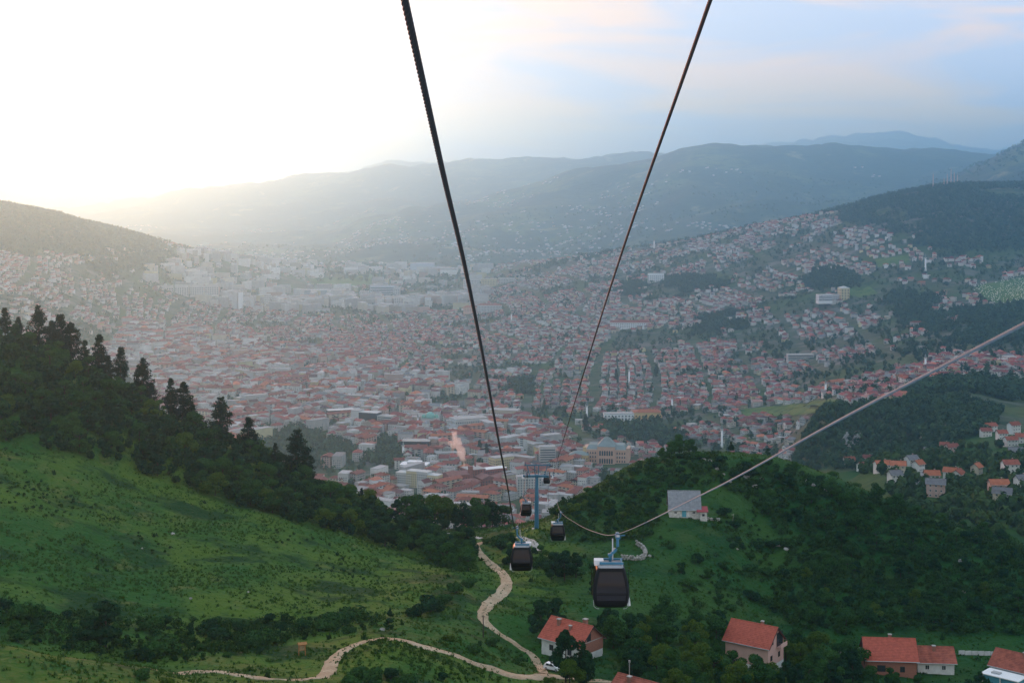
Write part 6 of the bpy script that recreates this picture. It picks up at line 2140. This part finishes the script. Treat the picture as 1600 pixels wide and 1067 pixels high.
b = landmark("bank_building", "museum", "broad pale stone bank with long cornice behind the smoke", rz=R(22))
block(b, -30, 24, -14, 14, 20, M_PALE, "flat", storey=4.2, bay=3.4)
b = landmark("civic_block", "yellow", "tall sand-coloured civic block near the thick dark cable", rz=R(-14))
block(b, -26, 22, -10, 12, 19, mat("sand_plaster", (0.52, 0.42, 0.31), 0.9, var=0.12, scale=0.2), "flat", storey=3.8, bay=3.2)
b = landmark("apartment_block", "hotel", "narrow grey block with window bands right of the pylon head", rz=R(4))
block(b, -11, 11, -7, 7, 22, M_PALE, "flat", ribbon_win=True)
b = landmark("tower_block", "tower_a", "white tower block pair beside a thin mast in the hazy valley")
block(b, -14, -2, -8, 8, 52, M_PALE, "flat", win=None)
block(b, 2, 13, -8, 8, 52, MATS["white_roof_sheet"], "flat", win=None)
mb = MB()
mb.tube([(-17, 0, 0), (-17, 0, 95)], [1.2, 0.6], 8)
mb.build("mast", M_PALE, b)
b = landmark("tower_block", "tower_b", "single pale tower block right of the white tower pair")
block(b, -9, 9, -8, 8, 44, M_PALE, "flat", storey=6, bay=5)
b = landmark("hospital", "hospital", "large bluish white hospital slab above the hazy town", rz=R(-5))
block(b, -40, 40, -9, 9, 44, mat("bluish_panel", (0.50, 0.58, 0.63), 0.8, var=0.1, scale=0.1), "flat", storey=5.5, ribbon_win=True)
block(b, 42, 62, -9, 9, 38, M_PALE, "flat", storey=5.5, bay=5)
block(b, -75, -46, -12, 8, 24, M_PALE, "flat", storey=5, bay=5)
block(b, -46, 10, -34, -16, 13, M_YEL, "hip", CR["red"], 6)
b = landmark("stadium_hall", "stadium", "long low grey stadium stand beside a green strip", rz=R(3))
block(b, -78, 78, -12, 14, 21, mat("stand_grey", (0.30, 0.34, 0.36), 0.8, var=0.1, scale=0.05), "flat", M_PALE, win=None)
b = landmark("school_building", "school", "long pink and grey school slab right of the thick dark cable", rz=R(-4))
block(b, -34, 34, -8, 8, 19, M_PALE, "hip", CR["red"], 4, storey=4, bay=4)
block(b, -74, -38, -6, 12, 13, M_SALMON, "hip", CR["orange red"], 5, storey=4, bay=4)
b = landmark("school_building", "long_a", "long white school with flat roof among the red roofs", rz=R(4))
block(b, -24, 24, -6, 6, 11, M_PALE, "flat", ribbon_win=True)
b = landmark("barracks", "castle", "cream castle-like barracks with tower above the red roofs", rz=R(10))
block(b, -10, 10, -10, 10, 26, M_YEL, "hip", M_PALE, 4, storey=6, bay=5)
block(b, -62, -14, -10, 4, 12, M_PALE, "flat", storey=4, bay=4)
block(b, -72, -40, -34, -18, 14, MATS["white_roof_sheet"], "flat", storey=4, bay=4, ribbon_win=True)
b = landmark("white_block", "white_bar", "white modern slab on the wooded hillside", rz=R(-12))
block(b, -24, 20, -8, 8, 22, MATS["white_roof_sheet"], "flat", storey=6, bay=5)
b = landmark("exhibition_hall", "mall", "broad pale halls at the far edge of the town")
block(b, -52, 52, -20, 20, 40, mat("pale_blue_sheet", (0.50, 0.55, 0.60), 0.8, var=0.08, scale=0.05), "flat", win=None)
block(b, -20, 110, -60, -30, 24, M_PALE, "flat", win=None)
b = landmark("apartment_block", "row_a", "long curved row of pale flats in the hazy suburb", rz=R(14))
for q in range(5):
    block(b, -110 + q * 44, -70 + q * 44, -8 + q * 5, 8 + q * 5, 30, M_PALE, "flat", storey=6, bay=6)
b = landmark("barracks", "barrack", "long red-roofed barracks with white walls amid small houses", rz=R(-3))
block(b, -46, 46, -8, 8, 13, MATS["white_roof_sheet"], "hip", CR["red"], 5, storey=4, bay=4)
b = landmark("apartment_block", "slab_row", "long terraces of cream flats on the crest behind the cable", rz=R(6))
for q in range(4):
    block(b, -110 + q * 62, -56 + q * 62, -10 + q * 26, 6 + q * 26, 24, M_YEL if q % 2 else M_PALE, "flat", storey=5.5, bay=5)
b = landmark("market_hall", "yellow_long", "long low white and ochre hall behind the city hall trees", rz=R(3))
block(b, -48, 0, -8, 8, 10, MATS["white_roof_sheet"], "flat", storey=4, bay=5)
block(b, 0.1, 44, -10, 9, 12, M_OCHRE, "hip", CR["orange red"], 4, storey=4, bay=5)
b = landmark("tower_block", "blocks", "cluster tower of pale flats below the hospital", rz=R(8))
for q in range(3):
    block(b, -34 + q * 26, -16 + q * 26, -9, 9, 30 + 4 * (q % 2), M_PALE, "flat", storey=5, bay=5)
b = landmark("domed_church", "mosque", "white church with pale green domes in the town centre")
block(b, -14, 14, -9, 9, 15, M_PALE, "flat", storey=6, bay=4)
for (x, r_, z) in ((0, 7.5, 15.5), (-10, 3.6, 15.5), (10, 3.6, 15.5)):
    mb = MB()
    mb.lathe([(r_, z - 0.4)] + [(r_ * math.cos(t), z + 2 + r_ * math.sin(t)) for t in np.linspace(0, 1.5, 7)], 16)
    o = mb.build("dome", M_GREENDOME, b, True, (x, 0, 0))

# minarets: shaft, balcony, cone
for (px, v, h, lab) in [(630, 718, 26, "white minaret beside the black glass block"), (653, 672, 26, "slim white minaret near the green domed church"), (917, 656, 30, "tall minaret beside dark poplars behind the city hall"),
                        (983, 600, 34, "minaret among red roofs above the pale market hall"), (1050, 642, 26, "minaret between red roofs behind the knoll crown"), (1128, 700, 34, "tall pale minaret rising behind the crest of the knoll"),
                        (1446, 424, 40, "white minaret on the hillside right of the forest patch"), (1022, 392, 46, "lone minaret on the crest of the housed ridge"), (1446, 580, 24, "white minaret below the pale cable"), (799, 505, 30, "slim minaret in the quarter right of the thick cable"),
                        (1290, 618, 22, "short thick tower among roofs above the terraced field")]:
    p = hit(px, v, 1300, 5600)
    o = empty("minaret", p)
    tag(o, lab, "minaret")
    r_ = 1.5 if h < 40 else 2.0
    mb = MB()
    mb.lathe([(r_ * 1.25, -4), (r_ * 1.25, 4), (r_, 5), (r_ * 0.92, h * 0.72)], 12)
    mb.build("shaft", MATS["white_roof_sheet"], o, True)
    mb = MB()
    mb.lathe([(r_ * 0.95, h * 0.70), (r_ * 1.5, h * 0.735), (r_ * 1.5, h * 0.76), (r_ * 0.7, h * 0.762)], 12)
    mb.build("balcony", M_PALE, o)
    mb = MB()
    mb.lathe([(r_ * 0.68, h * 0.76), (r_ * 0.66, h * 0.84), (r_ * 0.8, h * 0.845), (0.06, h)], 12)
    mb.build("cone_cap", M_COPPER, o)

# poplars standing out in the town
for (px, v, h) in [(749, 716, 27), (760, 718, 24), (916, 676, 30), (1025, 590, 26), (963, 598, 26), (1430, 560, 22), (850, 640, 20), (690, 655, 16)]:
    p = hit(px, v, 1400, 3300)
    plant_tree("poplar_tree", SPRUCE, p.x, p.y, h, "tall dark poplar standing up from the town roofs", "tree", "poplars in the town", 0.85, z=p.z - 1)

# radio masts on the dark summit
for (px, y, h) in [(1458, 4120, 36), (1480, 4110, 30), (1486, 4115, 44), (1491, 4105, 34), (1496, 4110, 26), (1475, 4112, 20)]:
    p = G(px, y)
    o = empty("radio_mast", p)
    tag(o, "thin red and white radio mast on the forested summit", "mast", "radio masts on the summit")
    mb = MB()
    for k in range(3):
        a = 2.09 * k
        mb.tube([(math.cos(a) * 2.2, math.sin(a) * 2.2, -2), (math.cos(a) * 0.5, math.sin(a) * 0.5, h + 8)], [0.4, 0.3], 5)
    for z in range(3, int(h) + 6, 4):
        w = 2.2 - 1.7 * z / (h + 8)
        for k in range(3):
            a, c = 2.09 * k, 2.09 * (k + 1)
            mb.tube([(math.cos(a) * w, math.sin(a) * w, z), (math.cos(c) * w, math.sin(c) * w, z + 3)], 0.2, 4)
    mb.build("lattice", mat("mast_paint", (0.55, 0.40, 0.38), 0.7), o)
    mb = MB()
    mb.tube([(0, 0, h + 6), (0, 0, h + 14)], 0.25, 5)
    mb.build("antenna", M_STEEL, o)

# scattered farms and hamlets far up the valley and on the hills
n = 5200
py_ = np.exp(rg.uniform(math.log(6300), math.log(13000), n))
pp = rg.uniform(-60, 1660, n)
xx = (pp - 800) / F * py_
zz = H(xx, py_)
cl = fbm(xx / 700, py_ / 700, 131, 3)
vv = HZ + (CAMZ - zz) / py_ * F
ok = seen(xx, py_, zz + 8) & (cl > np.where(vv > 345, -0.05, 0.32)) & (vv > 262) & (pp < 1430)
xx, py_, zz = xx[ok], py_[ok], zz[ok]
n = len(xx)
hx, hy, hz = xx, py_, zz
la, lb, hh = rg.uniform(5, 9, n), rg.uniform(4.5, 6.5, n), rg.uniform(4, 8, n)
rh, ridge, flat = rg.uniform(2, 3.5, n), np.full(n, 0.4), rg.random(n) < 0.3
rot = rg.uniform(0, 3.14, n)
wc = np.full((n, 3), 0.72) * rg.uniform(0.8, 1.1, (n, 1))
rc = np.where((rg.random(n) < 0.6)[:, None], np.array([(0.36, 0.15, 0.11)]), np.array([(0.5, 0.48, 0.46)]))
V, Q, qc, qm = house_shapes(np.arange(n), 0)
tag(link("far_hamlets", np_mesh("far_hamlets", V, quads=Q, mats=[M_WALLS, M_ROOFS, M_PANES], qmat=qm, qcol=qc)), "tiny pale hamlets strewn over the hazy hills", "houses", None, "stuff")
n = 9000
py_ = np.exp(rg.uniform(math.log(4700), math.log(9500), n))
pp = rg.uniform(-60, 1660, n)
xx = (pp - 800) / F * py_
zz = H(xx, py_)
ok = seen(xx, py_, zz + 12) & (fbm(xx / 330, py_ / 330, 141, 4) > 0.0)
far_trees("distant_woods", xx[ok], py_[ok], rg.uniform(10, 18, ok.sum()), rg.uniform(7, 13, ok.sum()), 12, "dark woods and hedgerows on the hazy hills", 41)
# ------------------------------------------------------------------ the cable car
M_BLUE_ST = mat("pylon_blue", (0.035, 0.165, 0.26), 0.5, spec=0.4, var=0.2, scale=1.5)
M_BLUE_D = mat("sheave_blue", (0.035, 0.135, 0.21), 0.55, spec=0.3)
M_ROPE_D = mat("greased_wire", (0.020, 0.022, 0.024), 0.65, metal=0.2, spec=0.2)
M_ROPE_L = mat("bright_wire", (0.13, 0.21, 0.25), 0.6, metal=0.0, spec=0.2, var=0.25, scale=6)
M_CABIN = mat("cabin_black", (0.007, 0.008, 0.009), 0.5, spec=0.12)
M_CABGL = mat("cabin_tinted_glass", (0.006, 0.006, 0.008), 0.12, spec=0.3)
M_CABTOP = mat("cabin_roof_grey", (0.30, 0.32, 0.34), 0.5, var=0.15, scale=4)
M_CABWH = mat("cabin_white", (0.60, 0.61, 0.62), 0.5)
M_BENCH = mat("cabin_bench", (0.16, 0.03, 0.03), 0.8)

TOWER_Y = 400.0


def rope_path(pts):
    """control points (column, row, distance) -> smooth 3-D line"""
    return [P(*p) for p in pts]


LEFT_PTS = [(632, 0, 14.2), (690, 262, 20.0), (745, 507, 33.0), (790, 744, 71.5), (808, 823, 133.0), (818, 771, 258.0), (822, 737, TOWER_Y)]
RIGHT_PTS = [(1110, 0, 24.0), (960, 430, 54.0), (900, 622, 109.0), (862, 745, 306.0), (858.5, 736, TOWER_Y)]
LOW_PTS = [(1600, 506, 13.9), (1300, 662, 22.8), (1100, 771, 39.8), (965, 834, 80.0), (930, 831, 105.0), (900, 817, 142.0), (876, 799, 200.0), (868, 777, 262.0), (860, 752, 331.0), (857, 740, TOWER_Y)]


def rope_line(pts, back, ahead, kinks=()):
    """straight-ish spans through the points, continued behind the eye and beyond the pylon"""
    w = rope_path(pts)
    d0 = (w[0] - w[1]).normalized()
    w = [w[0] + d0 * back] + w
    for a in ahead:
        w.append(Vector(a))
    out = []
    for p in spline(w, 2.0):
        out.append(p)
    return out


def resample(path, step_fn):
    out = [path[0]]
    acc = 0.0
    for i in range(len(path) - 1):
        a, b = path[i], path[i + 1]
        L = (b - a).length
        t = 0.0
        while True:
            st = step_fn(out[-1])
            need = st - acc
            if t + need > L:
                acc += L - t
                break
            t += need
            acc = 0.0
            out.append(a.lerp(b, t / L))
    out.append(path[-1])
    return out


def make_rope(label, path, dia, lay, m, split_y):
    """six twisted strands round a core near the eye, one round run beyond"""
    root = empty("steel_cable", path[0])
    tag(root, label, "cable", None)
    o = path[0]
    nearp = [p for p in path if p.y < split_y]
    farp = [p for p in path if p.y >= split_y - 2.1]
    rs = resample(nearp + [farp[0]] if farp else nearp, lambda p: lay / 14.0)
    strands = [MB() for _ in range(6)]
    ang = 0.0
    R_ = dia / 2
    pts6 = [[] for _ in range(6)]
    for i, p in enumerate(rs):
        d = (rs[min(i + 1, len(rs) - 1)] - rs[max(i - 1, 0)]).normalized()
        e1 = d.cross(Vector((0, 0, 1))).normalized()
        e2 = d.cross(e1).normalized()
        if i:
            ang += 2 * math.pi * (p - rs[i - 1]).length / lay
        for k in range(6):
            t = ang + k * math.pi / 3
            pts6[k].append(p - o + (e1 * math.cos(t) + e2 * math.sin(t)) * R_ * 0.62)
    for k in range(6):
        strands[k].tube(pts6[k], R_ * 0.40, 6)
        strands[k].build("strand", m, root, True)
    core = MB()
    core.tube([p - o for p in nearp[::2]] + [farp[0] - o], R_ * 0.45, 6)
    core.build("core", m, root, True)
    run = MB()
    run.tube([p - o for p in farp], R_ * 0.98, 8)
    run.build("far_run", m, root, True)
    return root


TH_L, TH_R = P(822, 737, TOWER_Y), P(857, 740, TOWER_Y)
station = Vector((30, 1420, float(H(30, 1420)) + 10))
path_l = rope_line(LEFT_PTS, 30, [TH_L + Vector((1.0, 60, -13)), TH_L + Vector((4, 200, -55)), station + Vector((-4, 0, 0))])
path_r = rope_line(RIGHT_PTS, 40, [TH_R + Vector((1.2, 60, -12.5)), TH_R + Vector((5, 200, -54)), station + Vector((4, 0, 0.6))])
path_w = rope_line(LOW_PTS, 25, [TH_R + Vector((0.9, 60, -13.5)), TH_R + Vector((4.4, 200, -56)), station + Vector((3.4, 0, 0))])
make_rope("thick dark twisted cable carrying the cabin over the fork of the track", path_l, 0.084, 0.80, M_ROPE_D, 70)
make_rope("thin dark cable running down to the right side of the pylon head", path_r, 0.078, 0.75, M_ROPE_D, 70)
make_rope("pale steel cable carrying the nearest cabin in front of the knoll", path_w, 0.042, 0.46, M_ROPE_L, 60)
# splice sleeve on the thin dark cable
sl = [p for p in path_r if 29.0 < p.y < 31.6][:2]
if len(sl) == 2:
    mb = MB()
    c = (sl[0] + sl[1]) / 2
    d = (sl[1] - sl[0]).normalized()
    mb.tube([-d * 0.22, -d * 0.12, d * 0.12, d * 0.22], [0.04, 0.062, 0.062, 0.04], 10)
    o = mb.build("cable_sleeve", M_ROPE_D, None, True, c)
    tag(o, "short dark splice sleeve gripping the thin dark cable", "cable sleeve")


def near_on(path, y):
    for a, b in zip(path, path[1:]):
        if a.y <= y <= b.y:
            return a.lerp(b, (y - a.y) / (b.y - a.y)), (b - a).normalized()
    return path[-1], Vector((0, 1, 0))


def ring(z, hx_, hy_, r, n=5):
    """rounded rectangle outline"""
    out = []
    for (sx, sy, a0) in ((1, 1, 0), (-1, 1, 90), (-1, -1, 180), (1, -1, 270)):
        for k in range(n):
            t = math.radians(a0 + 90 * k / (n - 1))
            out.append((sx * (hx_ - r) + r * math.cos(t), sy * (hy_ - r) + r * math.sin(t), z))
    return out


def loft(mb, rings, cap=True):
    n = len(rings[0])
    vs = [p for r_ in rings for p in r_]
    fs = []
    for i in range(len(rings) - 1):
        for k in range(n):
            a, b = i * n + k, i * n + (k + 1) % n
            fs.append((a, b, b + n, a + n))
    if cap:
        fs.append(tuple(range(n))[::-1])
        fs.append(tuple((len(rings) - 1) * n + k for k in range(n)))
    mb.add(vs, fs)


PROF = [(0.00, 0.80), (0.10, 0.90), (0.42, 0.985), (0.78, 1.03), (1.25, 0.99), (1.75, 0.885), (2.05, 0.80), (2.15, 0.74)]


def half_at(z):
    return float(np.interp(z, [p[0] for p in PROF], [p[1] for p in PROF]))


CABIN_PARTS = None


def cabin(label, grip, rz, side, group):
    """cabin hung from a grip point on the rope; side +1: arm rises on the right of the cabin's middle"""
    H_ARM = 1.75
    root = empty("gondola_cabin", (0, 0, 0), rz)
    ox = -side * 0.42
    off = Vector((ox * math.cos(rz), ox * math.sin(rz), -(H_ARM + 2.15)))
    root.location = grip + off
    tag(root, label, "gondola", group)
    mb = MB()
    loft(mb, [ring(z, h, h * 1.04, 0.24) for z, h in PROF])
    mb.build("body", M_CABIN, root, True)
    # front and back panes, two bands with a rail between; side panes and doors
    for s in (-1, 1):
        for (z0, z1, nm) in ((0.86, 1.98, "window"), (0.44, 0.74, "lower_window")):
            mb = MB()
            hs = []
            for z in np.linspace(z0, z1, 5):
                h = half_at(z)
                hs.append((z, h))
            vs = []
            for z, h in hs:
                w = h - 0.20
                yy = s * (h * 1.04 + 0.012)
                vs += [(-w, yy, z), (w, yy, z)]
            mb.add(vs, [(2 * i, 2 * i + 1, 2 * i + 3, 2 * i + 2) if s < 0 else (2 * i + 1, 2 * i, 2 * i + 2, 2 * i + 3) for i in range(4)])
            mb.build(nm, M_CABGL, root, True)
        mb = MB()
        vs = []
        for z in np.linspace(0.2, 2.0, 6):
            h = half_at(z)
            w = h * 1.04 - 0.2
            vs += [(s * (h + 0.012), -w, z), (s * (h + 0.012), w, z)]
        mb.add(vs, [(2 * i, 2 * i + 2, 2 * i + 3, 2 * i + 1) if s < 0 else (2 * i, 2 * i + 1, 2 * i + 3, 2 * i + 2) for i in range(5)])
        dr = mb.build("door", M_CABGL, root, True)
        mb = MB()
        mb.box(min(s * 1.03, s * 1.06), max(s * 1.03, s * 1.06), -0.03, 0.03, 0.5, 1.9)
        mb.build("door_seam", M_CABIN, dr)
        # rail under the big front pane
        mb = MB()
        mb.box(-0.80, 0.80, min(s * 1.06, s * 1.085), max(s * 1.06, s * 1.085), 0.775, 0.815)
        mb.build("rail", M_RUBBER, root)
        # bumper edges at the foot
        mb = MB()
        mb.tube([(s * 0.98, -0.86, 0.42), (s * 0.96, -0.88, 0.10), (s * 0.84, -0.92, -0.02), (s * 0.66, -0.94, -0.04)], 0.018, 6)
        mb.build("bumper", M_CABTOP, root, True)
    mb = MB()
    mb.hexa([(side * 0.92, -0.70, 0.06), (side * 1.10, -0.70, 0.06), (side * 1.10, 0.60, 0.06), (side * 0.92, 0.60, 0.06)],
            [(side * 0.98, -0.60, 0.40), (side * 1.07, -0.60, 0.40), (side * 1.07, 0.50, 0.40), (side * 0.98, 0.50, 0.40)])
    mb.build("ski_rack", M_CABWH, root)
    # roof with frame and equipment
    mb = MB()
    loft(mb, [ring(2.153, 0.72, 0.76, 0.2), ring(2.23, 0.66, 0.70, 0.2), ring(2.27, 0.50, 0.54, 0.2)])
    rf = mb.build("roof", M_CABTOP, root, True)
    mb = MB()
    mb.box(-side * 0.90 if side > 0 else 0.38, -side * 0.38 if side > 0 else 0.90, -0.30, 0.30, 2.18, 2.46)
    bx_ = mb.build("equipment_box", M_CABWH, root)
    mb = MB()
    for yy in (-0.45, 0.45):
        mb.box(-0.62, 0.72, yy - 0.05, yy + 0.05, 2.30, 2.41)
    for xx in (-0.55, 0.62):
        mb.box(xx - 0.05, xx + 0.05, -0.398, 0.398, 2.31, 2.40)
    mb.build("roof_frame", M_BLUE_ST, root)
    # hanger: post, sweep to the side, rise to the grip
    gx = side * 0.42
    pts = [(0, 0, 2.35), (0, 0, 2.72), (side * 0.06, 0, 2.80), (side * 0.20, 0, 2.86), (side * 0.33, 0, 3.0), (gx, 0, 3.2), (gx, 0, 3.6), (gx, 0, 3.78)]
    mb = MB()
    mb.tube(pts, [0.09, 0.085, 0.085, 0.085, 0.085, 0.085, 0.08, 0.08], 10)
    ha = mb.build("hanger_arm", M_BLUE_ST, root, True)
    mb = MB()
    mb.tube([(0, 0, 2.66), (0, 0, 2.78)], 0.14, 10)
    mb.build("joint", M_BLUE_ST, ha, True)
    mb = MB()
    mb.box(gx - 0.13, gx + 0.13, -0.42, 0.42, 3.70, 3.80)
    mb.box(gx - 0.09, gx + 0.09, -0.16, 0.16, 3.803, 3.95)
    mb.tube([(gx + 0.0, 0.05, 3.77), (gx + side * 0.42, 0.05, 3.80)], 0.035, 6)
    gr = mb.build("grip", M_BLUE_D, root)
    for yy in (-0.36, 0.36):
        mb = MB()
        mb.tube([(gx - 0.08, yy, 3.84), (gx + 0.08, yy, 3.84)], 0.07, 10)
        mb.build("roller", M_STEEL, gr, True)
    mb = MB()
    mb.box(gx - side * 0.28 - 0.035, gx - side * 0.28 + 0.035, -0.04, 0.04, 2.45, 3.62)
    mb.build("damper_rod", M_STEEL, ha)
    # benches inside, seen faintly through the tinted panes
    for s in (-1, 1):
        mb = MB()
        mb.box(-0.72, 0.72, min(s * 0.45, s * 0.9), max(s * 0.45, s * 0.9), 0.42, 0.52)
        mb.build("bench", M_BENCH, root)
    return root


for (path, y, side, lab) in [(path_w, 80.0, 1, "black cabin hanging from the lowest point of the pale cable before the knoll"),
                             (path_w, 200.0, 1, "small black cabin on the pale cable between pylon and nearest cabin"),
                             (path_l, 133.0, -1, "black cabin hanging above the dirt track fork on the thick dark cable"),
                             (path_l, 258.0, -1, "black cabin approaching the left side of the blue pylon"),
                             (path_r, 428.0, 1, "distant black cabin hanging beyond the right arm of the blue pylon")]:
    gp, dr = near_on(path, y)
    # the grip plate wraps the rope: its jaws lie at the rope's height
    cabin(lab, gp - Vector((0, 0, -0.02)), math.atan2(-dr.x, dr.y), side, "cable car cabins")

# pylon
tb = G(838, TOWER_Y)
py = empty("cable_pylon", (P(838.5, 800, TOWER_Y).x, TOWER_Y, tb.z))
tag(py, "blue steel cable car pylon with crossarm and sheave trains above the saddle", "pylon")
top = P(838, 741, TOWER_Y).z - tb.z
cx_l, cx_r = TH_L.x - py.location.x, TH_R.x - py.location.x
mb = MB()
mb.lathe([(0.66, -1.0), (0.64, 0.0), (0.56, top * 0.5), (0.46, top)], 18)
ms_ = mb.build("mast", M_BLUE_ST, py, True)
for z in (0.05, top * 0.5, top - 0.3):
    mb = MB()
    mb.lathe([(0.76, z - 0.06), (0.76, z + 0.06)], 18)
    mb.build("flange", M_BLUE_ST, ms_)
mb = MB()
mb.box(-1.3, 1.3, -1.3, 1.3, -1.2, 0.0)
mb.build("footing", M_CONC, py)
mb = MB()
for s in (-0.22, 0.22):
    mb.tube([(s, -0.74, 0.2), (s, -0.58, top)], 0.03, 5)
for k in range(int(top / 0.45)):
    z = 0.4 + k * 0.45
    mb.tube([(-0.22, -0.74 + 0.16 * z / top, z), (0.22, -0.74 + 0.16 * z / top, z)], 0.02, 4)
mb.build("ladder", M_BLUE_D, py)
mb = MB()
mb.box(cx_l - 0.9, cx_r + 0.9, -0.45, 0.45, top - 0.75, top - 0.15)
mb.build("crossarm", M_BLUE_ST, py)
zh = P(838, 726, TOWER_Y).z - tb.z
mb = MB()
mb.box(cx_l - 0.4, cx_r + 0.5, -0.16, 0.16, zh - 0.25, zh + 0.1)
for x in (cx_l + 0.3, -0.55, 0.6, cx_r - 0.3):
    mb.tube([(x * 0.75, 0, top - 0.2), (x, 0, zh - 0.2)], 0.13, 8)
lf = mb.build("lifting_frame", M_BLUE_ST, py)
for x in (cx_l - 0.2, -0.2, cx_r + 0.3):
    mb = MB()
    mb.tube([(x, 0, zh + 0.1), (x, 0, zh + 0.75)], 0.06, 6)
    mb.box(x - 0.25, x + 0.25, -0.06, 0.06, zh + 0.10, zh + 0.2)
    mb.build("warning_post", M_BLUE_D, lf)
for cx in (cx_l, cx_r):
    # sheave train along the rope
    mb = MB()
    mb.box(cx - 0.10, cx + 0.10, -2.6, 2.6, top - 0.15, top + 0.16)
    tr = mb.build("sheave_beam", M_BLUE_D, py)
    for k in range(8):
        y_ = -2.35 + k * 0.67
        zr = top + 0.02 - 0.17 * (y_ + 0.0)
        mb = MB()
        mb.tube([(cx - 0.16 + 0.3, y_, top - 0.10), (cx + 0.16 + 0.3, y_, top - 0.10)], 0.27, 14)
        mb.build("sheave", M_RUBBER, tr, True)
    mb = MB()
    s = -1 if cx == cx_l else 1
    mb.box(min(cx + s * 0.55, cx + s * 1.35), max(cx + s * 0.55, cx + s * 1.35), -2.8, 2.8, top - 0.62, top - 0.56)
    wk = mb.build("catwalk", M_STEEL, py)
    mb = MB()
    for y_ in (-2.75, -1.4, 0.0, 1.4, 2.75):
        mb.tube([(cx + s * 1.32, y_, top - 0.56), (cx + s * 1.32, y_, top + 0.5)], 0.03, 5)
    for z in (top - 0.05, top + 0.5):
        mb.tube([(cx + s * 1.32, -2.78, z), (cx + s * 1.32, 2.78, z)], 0.03, 5)
    mb.build("railing", M_BLUE_ST, wk)
# ------------------------------------------------------------------ haze
hx0, hx1 = float(GX.min()) - 60, float(GX.max()) + 60
hz0, hz1 = float(GZ.min()) - 1.0, float(GZ.max()) + 30.0
hb = MB()
hb.box(hx0, hx1, -120.0, 27050.0, hz0, max(hz1, CAMZ + 40))
hm = bpy.data.materials.new("haze_air")
hm.use_nodes = True
for n in list(hm.node_tree.nodes):
    hm.node_tree.nodes.remove(n)
ho = hm.node_tree.nodes.new("ShaderNodeOutputMaterial")
hv = hm.node_tree.nodes.new("ShaderNodeVolumePrincipled")
hv.inputs["Color"].default_value = (*HAZE_COLOR, 1)
hv.inputs["Density"].default_value = HAZE_DENSITY
hv.inputs["Anisotropy"].default_value = HAZE_G
hm.node_tree.links.new(hv.outputs["Volume"], ho.inputs["Volume"])
haze = hb.build("haze", hm)
haze["kind"] = "stuff"
haze["label"] = "pale evening haze filling the valley air over the city"
haze["category"] = "haze"
print("haze z", hz0, hz1)
